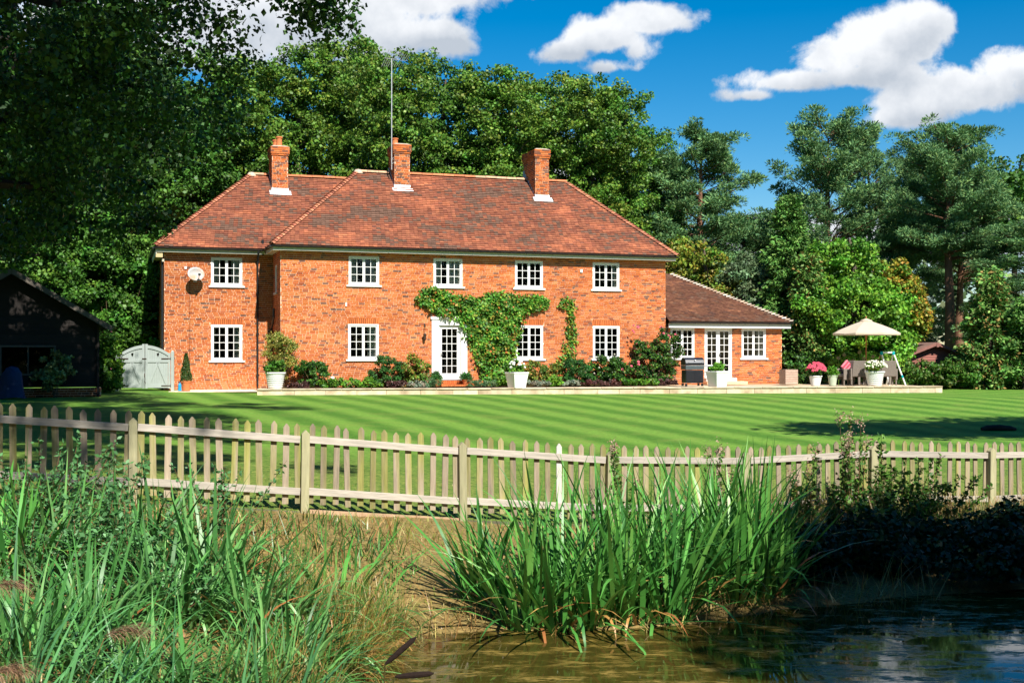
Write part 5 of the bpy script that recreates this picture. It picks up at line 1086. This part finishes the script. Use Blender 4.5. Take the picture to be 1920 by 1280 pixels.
MB().lathe([(0,0),(.26,.0),(.26,.05),(.05,.09),(.04,.3),(0,.3)],18).obj('base',M('concrete',(.4,.38,.35)),t)
# swing frame
SWM=M('white_tube',(.66,.67,.66),rough=.4,var=.06); TEAL=M('teal_plastic',(.0,.30,.33),rough=.4,var=.05)
sy=49.0; zt_=wz(661,sy); zb_=gz(13,sy); xa,xb=wx(1653,sy),wx(1675,sy); t=thing('swing_frame','white metal A frame swing with turquoise joints right of the patio','swing frame',((xa+xb)/2,sy,zb_))
hh=zt_-zb_; hx=(xb-xa)/2; lx_=wx(1697,sy)-(xa+xb)/2
MB().tube([(-hx,0,hh),(hx,0,hh)],.035,8).obj('top_bar',SWM,t)
MB().tube([(hx,0,hh),(lx_,-.3,0)],.035,8).obj('leg',SWM,t); MB().tube([(hx,0,hh),(hx-.05,.9,0)],.03,8).obj('leg',SWM,t)
MB().tube([(-hx,0,hh),(-hx+.28,-.3,0)],.035,8).obj('leg',SWM,t); MB().tube([(-hx,0,hh),(-hx-.45,.9,0)],.022,8,(.5,.3,.2)).obj('leg',SWM,t)
MB().box(-hx-.05,-hx+.05,-.05,.05,hh-.09,hh+.05).box(hx-.05,hx+.05,-.05,.05,hh-.09,hh+.05).obj('joint',TEAL,t,bevel=.01); f_=.42
MB().tube([Vector((hx,0,hh)).lerp(Vector((lx_,-.3,0)),.60),Vector((hx,0,hh)).lerp(Vector((lx_,-.3,0)),.67)],.042,8).obj('leg_sleeve',TEAL,t)
p=TX(1478,3.2); t=thing('storage_box','pale brown slatted storage box against the end of the low wing','storage box',p,TH)
SL_=M('pale_brown_slat',(.42,.30,.23),rough=.7,var=.15,objr=.1)
for i in range(6): MB().box(-.28,.30,-.25,-.225,0,.085).obj('slat',SL_,t,(0,0,.02+.095*i),bevel=.003)
MB().box(-.27,.29,-.224,.25,0,.58).box(-.28,.3,-.25,.25,.585,.61).obj('box_body',SL_,t)
# alliums behind the chairs
r=np.random.default_rng(171)
for i,(px,py) in enumerate(((1572,671),(1583,665),(1612,660),(1620,672),(1637,668),(1600,676),(1590,680),(1645,676))):
    D=48.6+.25*(i%3); x=wx(px,D); z=wz(py,D); t=thing('allium',['allium just above the back of the sideways wicker chair','pale allium head over the red cushion','highest allium left of the parasol pole','allium right beside the parasol pole on its left','allium just right of the parasol pole','allium between the two left wicker chairs','leftmost low allium beside the sideways chair','rightmost allium above the big white planter'][i],'flower',(x,D,-.1),0,'alliums behind the patio chairs'); hh=z+.1
    MB().tube([(0,0,0),(.02,0,hh*.5),(0,0,hh)],.01,4,(1,2.5,.6)).obj('stem',STEM,t); n=260; o=r.normal(size=(n,3)); o/=np.linalg.norm(o,axis=1,keepdims=True)
    fol('seed_head',leaf_quads(r,o*.055+np.array((0,0,hh)),.04,rcol(r,[(.32,.34,.14),(.4,.36,.2)],n),.1,.3,out=o),LEAF,t)
# log lying on the lawn, shaded
x=wx(1873,29.6); t=thing('log','short dark rotten log lying on the shaded lawn at the right','log',(x,29.6,gz(x,29.6)),R(8))
MB().tube([(-.46,0,.04),(-.3,.03,.06),(0,0,.07),(.3,-.03,.05),(.46,.02,.03)],[.05,.08,.085,.07,.04],10).obj('bark',M('dark_bark',(.025,.02,.017),rough=.95,var=.4,bump=1.,bscale=14),t)
# things in the dark by the barn
x=wx(22,36); t=thing('covered_mower','dark blue sheet draped over a garden machine in front of the barn','covered machine',(x,36,gz(x,36))); t.scale=(.6,.7,.9)
vs=[];fs=[];n=16
for j,(rr,zz) in enumerate(((.02,1.1),(.25,1.05),(.4,.85),(.48,.5),(.56,.12),(.60,.05))):
    for k in range(n): a=6.28*k/n; q=rr*(1+.08*math.sin(a*5+j)); vs.append((math.cos(a)*q*1.2,math.sin(a)*q*.7,zz+.03*math.sin(a*3+j)))
for j in range(5):
    for k in range(n): fs.append((j*n+k,j*n+(k+1)%n,(j+1)*n+(k+1)%n,(j+1)*n+k))
MB().add(vs,fs).obj('cover',M('navy_sheet',(.012,.03,.09),rough=.6,var=.2),t,smooth=True)
bush('sunlit_shrub','shrub with sunlight put into its pale leaves, in front of the barn window',[(wx(100,37.2),37.2,1.0,.6,.3,.4),(wx(88,37.2),37.2,.6,.4,.3,.45),(wx(118,37.2),37.2,.8,.3,.3,.5)],2600,.10,[(.3,.32,.1),(.18,.22,.08)],172,clumps=40,cr=.14,z0=-.05)  # sunlit leaves imitated by pale leaf colours
# ---------------------------------------------------------------- the bank: irises, sedges, grasses and weeds
IR=[(.06,.22,.035),(.085,.28,.05),(.04,.16,.03),(.13,.32,.06)]
def clump(name,label,x,y,n,hgt,wid,pal,seed,spread=.25,lean=.25,curl=.5,group=None,cat='plant',seg=6,dead=.06,leandir=None,z=None,gz0=None):
    r=np.random.default_rng(seed); z0=gz(x,y) if z is None else z; z0=max(z0,ZW-.03)
    t=thing(name,label,cat,(x,y,z0),0,group)
    b=np.zeros((n,3)); a=r.uniform(0,6.28,n); q=spread*np.sqrt(r.random(n)); b[:,0]=np.cos(a)*q; b[:,1]=np.sin(a)*q*.8
    zz=ground(b[:,0]+x,b[:,1]+y); b[:,2]=np.maximum(zz,ZW-.02)-z0-.02
    az_=a+r.normal(size=n)*.5
    if leandir is not None: az_=np.where(r.random(n)<.5,leandir+r.normal(size=n)*.5,az_)
    L_=hgt*r.uniform(.55,1.1,n); ln=np.abs(r.normal(size=n))*lean*(.4+q/spread); cl=np.abs(r.normal(size=n))*curl
    br_=r.random(n)<.07; cl[br_]+=1.8
    c=rcol(r,pal,n,.25); dd=r.random(n)<dead; c[dd]=rcol(r,[(.36,.20,.06),(.42,.28,.09),(.30,.12,.04)],int(dd.sum())); L_[dd]*=.7; ln[dd]+=.4; cl[dd]+=.9
    W_=wid*r.uniform(.6,1.2,n)
    fol('leaf',strips(r,b,L_,W_,az_,ln,cl,seg,c,.35),BLADE,t); return t
GI='iris clumps along the far pond edge'
irs=[(905,11.6,90,1.25),(985,10.95,150,1.32),(1050,10.9,130,1.35),(1110,11.0,120,1.3),(1180,11.1,140,1.35),(1250,11.15,130,1.3),(1130,11.9,110,1.3),(1040,12.0,80,1.15),(1210,12.1,110,1.3),(1290,11.7,120,1.3),(1345,12.3,120,1.35),(1375,11.9,150,1.42),(1420,12.0,130,1.3),(1455,12.3,90,1.15),(1330,13.0,110,1.3),(1400,13.0,90,1.3)]
labs=['iris clump at the left end of the row of pond irises','iris clump rising from the water edge, second from the left end','dense iris clump with yellowed outer leaves near the middle of the water edge','iris clump in the water with a bent orange leaf','upright iris clump at the middle of the pond margin','iris clump whose pale leaves trail into the bright water','iris clump behind the middle of the front row','short iris clump behind the left part of the front row','iris clump behind the front row, in front of the third fence post','iris clump right of the trailing leaves','iris clump just left of the lit stem bases','tallest iris clump with pale lit stem bases beside the dark water','iris clump leaning right into the shade','last iris clump at the right, arching over the black water','iris clump close to the fence left of the fourth post','iris clump close to the fence under the fourth post']
for i,((px,D,n,h),lb) in enumerate(zip(irs,labs)):
    clump('iris_clump',lb,wx(px,D),D,int(n*.58),h*((.94 if i<4 else 1.04)+.22*((i*7)%5)/4),.048,IR,200+i,.20,.42 if px<1400 else .55,.55,GI,dead=.10)
LG='tall sedge tussocks on the left bank'
SEDGE=[(.06,.20,.045),(.10,.28,.07),(.035,.13,.025),(.14,.31,.09)]
lg=[(40,11.3,90,1.15,.03,'broad bladed reed clump at the far left in front of the fence'),(10,9.6,110,1.1,.028,'reed clump cut by the left edge of the picture'),
    (390,10.6,130,1.2,.026,'large arching sedge tussock in front of the fence left of the second post'),(320,9.6,120,1.0,.022,'sedge tussock in the middle of the left bank'),
    (480,9.7,150,1.1,.024,'pale green sedge tussock fanning out to the right'),(555,9.0,140,.9,.02,'sedge tussock leaning toward the bare earth'),
    (620,10.8,26,1.15,.032,'sparse group of tall dark iris blades left of the bare bank'),(655,10.3,60,.7,.02,'short tufted sedge at the edge of the bare bank'),
    (160,8.7,120,.95,.02,'sedge tussock at the lower left'),(60,8.0,120,.85,.02,'sedge tussock near the bottom left corner'),(240,7.9,120,.8,.018,'sedge tussock beside the brown reed plume'),
    (380,8.0,120,.8,.018,'low sedge tussock at the bottom of the picture'),(500,8.2,130,.75,.016,'fine sedge tussock just above the bulrush heads'),(120,10.2,70,1.0,.024,'sedge growing among the small leaved willow'),(270,11.0,80,1.1,.024,'tall sedge in front of the first fence post')]
for i,(px,D,n,h,w,lb) in enumerate(lg):
    clump('sedge_tussock',lb,wx(px,D),D,int(n*1.4),h*(.95 if i not in (0,1) else .88),w*1.6,SEDGE if i not in (0,1,6) else IR,240+i,.36,.62,1.75,LG,dead=.09,leandir=.2 if i in (4,5) else None,seg=7)
for i,(px,D,n,h,lb) in enumerate([(655,9.7,520,.62,'brown and green fine rush tussock at the edge of the bare bank'),(610,9.1,520,.6,'rust coloured fine rush tussock hanging to the water'),(700,10.5,260,.45,'small rusty rush tussock on the bare bank by the water')]):
    clump('rush_tussock',lb,wx(px,D),D,n,h,.0085,[(.14,.2,.035),(.32,.15,.04),(.10,.17,.03),(.36,.24,.07)],280+i,.3,.6,1.2,'fine rush tussocks by the bare bank',dead=.2,leandir=.1)
for i,(px,D,lb,ld) in enumerate([(-60,6.9,'long arching reed leaves sweeping in from the bottom left corner',.3),(130,6.3,'arching reed leaves along the bottom edge, left of the brown plume',.5),(330,6.7,'arching reed leaves along the bottom edge, right of the brown plume',.2),(520,7.2,'reed leaves leaning almost flat toward the bulrush heads',.1),(70,7.6,'pale arching reed leaves below the left edge plume',.6)]):
    clump('arching_reed',lb,wx(px,D),D,46,1.05,.024,[(.07,.22,.07),(.10,.28,.10),(.05,.16,.06)],290+i,.45,.75,1.0,'arching reeds nearest the camera',dead=.12,leandir=ld,seg=9)
# general grass cover, one object each (nobody could count it)
def cover(name,label,X,Y,n,h,w,pal,seed,lean=.5,curl=.9,seg=4,cond=None,dead=.3,lift=0):
    r=np.random.default_rng(seed); x=r.uniform(*X,n); y=r.uniform(*Y,n); d=pond_d(x,y); k=cond(x,y,d,r); x,y=x[k],y[k]; n=len(x)
    b=np.stack([x,y,ground(x,y)-.02+lift],-1); c=rcol(r,pal,n,.25); dd=r.random(n)<dead; c[dd]=rcol(r,[(.34,.20,.07),(.40,.30,.12),(.26,.14,.05),(.38,.33,.14)],int(dd.sum()))
    hh=h*r.uniform(.4,1.15,n)*(1+.35*np.sin(x*1.7+seed)*np.cos(y*2.1))
    tag(fol(name,strips(r,b,hh,w*r.uniform(.6,1.3,n),r.uniform(0,6.28,n),np.abs(r.normal(size=n))*lean,np.abs(r.normal(size=n))*curl,seg,c),BLADE),label,'grass',kind='stuff')
inb=lambda x,y,d:(y<fence_y(x)-.05)&(d>.05)
cover('bank_grass','rough green grass covering the left bank',(-6.5,-.9),(5.2,13.5),9000,.34,.016,[(.045,.14,.025),(.07,.19,.035),(.03,.10,.018)],301,.7,1.1,5,lambda x,y,d,r:inb(x,y,d)&(x<-1.1-.15*np.sin(y*3))&(x>-y*.6),dead=.16)
cover('dry_bank_grass','short dry yellow grass on the sunny bank below the fence',(-5,9),(10.2,17),60000,.12,.009,[(.17,.22,.03),(.24,.24,.05),(.11,.19,.025)],302,.7,.8,2,lambda x,y,d,r:inb(x,y,d)&(d>.2+.25*np.sin(x*5))&(r.random(len(x))<np.clip(.55+.5*np.sin(x*2.3)*np.cos(y*3.1)+.3*(d>1.2),.12,1)),dead=.42)
cover('fine_sedge','fine brownish sedge hanging down the bank to the water',(-2.1,-.95),(8.0,10.9),9000,.50,.006,[(.10,.18,.03),(.16,.2,.04)],303,.8,1.1,5,lambda x,y,d,r:inb(x,y,d)&(d<1.5),dead=.45)
cover('right_bank_grass','long tangled grass along the fence at the right',(2.4,8.5),(13.2,17.2),16000,.62,.009,[(.07,.14,.02),(.12,.16,.03),(.05,.10,.015)],304,.45,.8,5,lambda x,y,d,r:inb(x,y,d)&(y>fence_y(x)-2.1)&(r.random(len(x))<np.clip((x-2.)/1.5,.1,1)),dead=.5)
cover('lawn_edge_grass','unmown lawn grass just behind the fence',(-7,10),(12,20),40000,.055,.006,[(.10,.2,.03),(.13,.23,.04),(.07,.15,.02)],305,.7,.6,2,lambda x,y,d,r:(y>fence_y(x))&(y<fence_y(x)+3.2),dead=.25)
r=np.random.default_rng(395)
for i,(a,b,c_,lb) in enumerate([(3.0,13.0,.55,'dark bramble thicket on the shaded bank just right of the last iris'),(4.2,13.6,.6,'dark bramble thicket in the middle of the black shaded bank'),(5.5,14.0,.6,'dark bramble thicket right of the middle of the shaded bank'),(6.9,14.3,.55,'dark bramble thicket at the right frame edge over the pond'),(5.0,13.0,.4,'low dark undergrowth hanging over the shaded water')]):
    bush('bramble_thicket',lb,[(a,b,-.98,.9,.6,c_*.85),(a+.5,b+.3,-.95,.7,.5,c_*.8)],6500,.07,[(.012,.04,.01),(.018,.055,.012),(.01,.03,.008)],396+i,clumps=60,cr=.22,z0=-1.0,shell=.5)  # leaf colours taken near black to carry the bank's deep shade
# willow-like small leaved plants
def weed(name,label,px,D,h,n,seed,size=.05,pal=GR,stems=14,sp=.3,group=None,plume=None,leafcov=(.15,1.)):
    x=wx(px,D); r=np.random.default_rng(seed); z0=max(gz(x,D),ZW); t=thing(name,label,'plant',(x,D,z0),0,group); mb=MB(); P=[];O=[]
    for i in range(stems):
        a=r.uniform(0,6.28); q=sp*r.random(); b=np.array((math.cos(a)*q*.5,math.sin(a)*q*.5,-.03)); e=b+np.array((math.cos(a)*q*1.4,math.sin(a)*q*1.2,h*r.uniform(.6,1.05))); m=(b+e)/2+r.normal(size=3)*.03; mb.tube([b,m,e],[.006,.0045,.002],4,(1.2,1,.8))
        k=max(4,n//stems); u=r.uniform(leafcov[0],leafcov[1],k); Q=np.where(u[:,None]<.5,b+(m-b)*u[:,None]*2,m+(e-m)*(u[:,None]-.5)*2); P.append(Q+r.normal(size=Q.shape)*.012)
        if plume:
            pc,pn=plume; pp=e+r.normal(size=(pn,3))*np.array((.035,.035,.055)); O.append((pp,rcol(r,pc,pn)))
    P=np.concatenate(P); o=r.normal(size=P.shape); o[:,2]+=.3; o/=np.linalg.norm(o,axis=1,keepdims=True)
    fol('foliage',leaf_quads(r,P,size,rcol(r,pal,len(P),.3),.5,.26,out=o),LEAF,t); mb.obj('stem',STEM,t)
    if plume: pp=np.concatenate([a for a,_ in O]); cc_=np.concatenate([b for _,b in O]); tag(fol('seed_head',leaf_quads(r,pp,.03,cc_,.2,.3),LEAF,t),kind='stuff')
WIL=[(.07,.2,.06),(.10,.25,.09),(.05,.14,.04)]
for i,(px,D,h,n,lb) in enumerate([(90,11.3,.95,1300,'small leaved willow herb at the far left before the fence'),(190,11.0,.9,1300,'small leaved bushy plant left of the first fence post'),(225,10.2,.75,1100,'leafy bushy plant below the first fence post'),(130,9.9,.7,1100,'bushy plant low on the left bank'),(60,9.2,.6,900,'bushy plant under the reeds at the far left'),(410,12.2,.8,700,'thin leafy stems in front of the fence near the second post'),(300,9.6,.5,700,'leafy undergrowth in the middle of the left bank')]):
    weed('willowherb',lb,px,D,h,n,320+i,.055,WIL,16,.42,'small leaved bushy plants on the left bank')
SH=[(.42,.28,.2),(.5,.38,.28),(.35,.2,.13)]
for i,(px,D,h,lb,pl_,st_) in enumerate([(1578,15.6,1.55,'tall thistle with pale fluffy seed heads, the tallest weed above the right fence',1,5),(1602,15.2,1.45,'tall weed with pinkish seed heads just right of the tallest one',1,7),(1500,15.3,1.15,'weed with small pinkish buds left of the tallest thistle',1,4),(1655,15.8,1.2,'leafy bramble shoot standing above the right fence',0,4),(1700,15.5,.95,'dark leafy bramble in front of the right fence',0,16),(1740,15.2,.85,'second dark bramble right of the leafy one',0,16),(1640,15.0,.8,'dark leafy undergrowth below the fence at the right',0,16),(1560,14.6,.75,'brownish weeds left of the black shaded water',0,14),(1340,14.2,1.15,'thin flowering weed rising above the irises',1,5),(1170,14.4,1.15,'wispy thistle in front of the fence at the third post',1,3)]):
    weed('thistle' if pl_ else 'bramble',lb,px,D,h,500 if st_<8 else 1100,340+i,.06 if pl_ else .075,GR+[(.10,.13,.03)],st_,.16 if st_<8 else .5,None,(SH,60) if pl_ else None)
# bulrushes and reed plumes close to the camera
def bulrush(label,x,y,z,tip,L_=.19):
    t=thing('bulrush',label,'plant',(x,y,ZW)); e=Vector(tip)-Vector((x,y,ZW)); a=e*.55+Vector((0,0,.12))
    MB().tube([(0,0,0),a*.5+Vector((0,0,.05)),a,e],[.006,.005,.004,.003],5,(.5,.7,.3)).obj('stem',STEM,t); d=z; q=e+Vector(d)*L_
    MB().tube([e,e.lerp(q,.12),e.lerp(q,.5),e.lerp(q,.88),q],[.003,.009,.012,.010,.002],8,(.25,.2,.2)).obj('seed_head',M('bulrush_brown',(.05,.03,.02),rough=.95,var=.3,bump=.6,bscale=60),t,smooth=True)
def at(px,py,D): return (wx(px,D),D,wz(py,D))
bulrush('dark bulrush head pointing up to the right at the bottom of the picture',wx(700,4.9),4.9,Vector((.72,.1,.62)).normalized(),at(722,1245,4.6),.16)
bulrush('dark bulrush head lying almost level at the very bottom of the picture',wx(640,4.6),4.7,Vector((.98,.1,.06)).normalized(),at(740,1268,4.5),.15)
def plume(label,px,py,D,seed,w=.16):
    r=np.random.default_rng(seed); x,y,z=at(px,py,D); z0=max(gz(x,y),ZW); t=thing('reed_plume',label,'plant',(x,y,z0)); hh=z-z0
    MB().tube([(-.3,0,0),(-.22,0,hh*.6),(-.12,0,hh*.95),(0,0,hh+.02)],[.005,.004,.003,.002],5,(1.5,1.3,.8)).obj('stem',STEM,t); n=300
    b=np.zeros((n,3)); u=r.random(n); b[:,0]=-.12+u*.2; b[:,2]=hh-.02+.05*np.sin(u*2.2)-.03*u; b[:,1]=r.normal(size=n)*.012
    fol('seed_head',strips(r,b,.15*r.uniform(.4,1.2,n),np.full(n,.0028),r.normal(size=n)*.35,.95+r.normal(size=n)*.3,1.2+r.random(n)*1.0,5,rcol(r,[(.30,.18,.12),(.38,.25,.17),(.22,.12,.08)],n)),BLADE,t)
plume('drooping brown reed plume among the sedges at lower left',235,1185,6.6,381); plume('brown reed plume at the far left edge, above the corner',8,1100,6.6,382); plume('brown reed plume in the bottom left corner',12,1262,6.3,383)
# fallen leaves and debris on the water margin
cover('dead_reed_litter','tangle of dead reed stems at the waterline',(-.9,4.5),(10.2,12.6),2600,.38,.010,[(.36,.22,.09),(.30,.16,.06),(.42,.34,.10)],390,1.35,.5,4,lambda x,y,d,r:(d>-.2)&(d<.45),dead=.7,lift=.03)
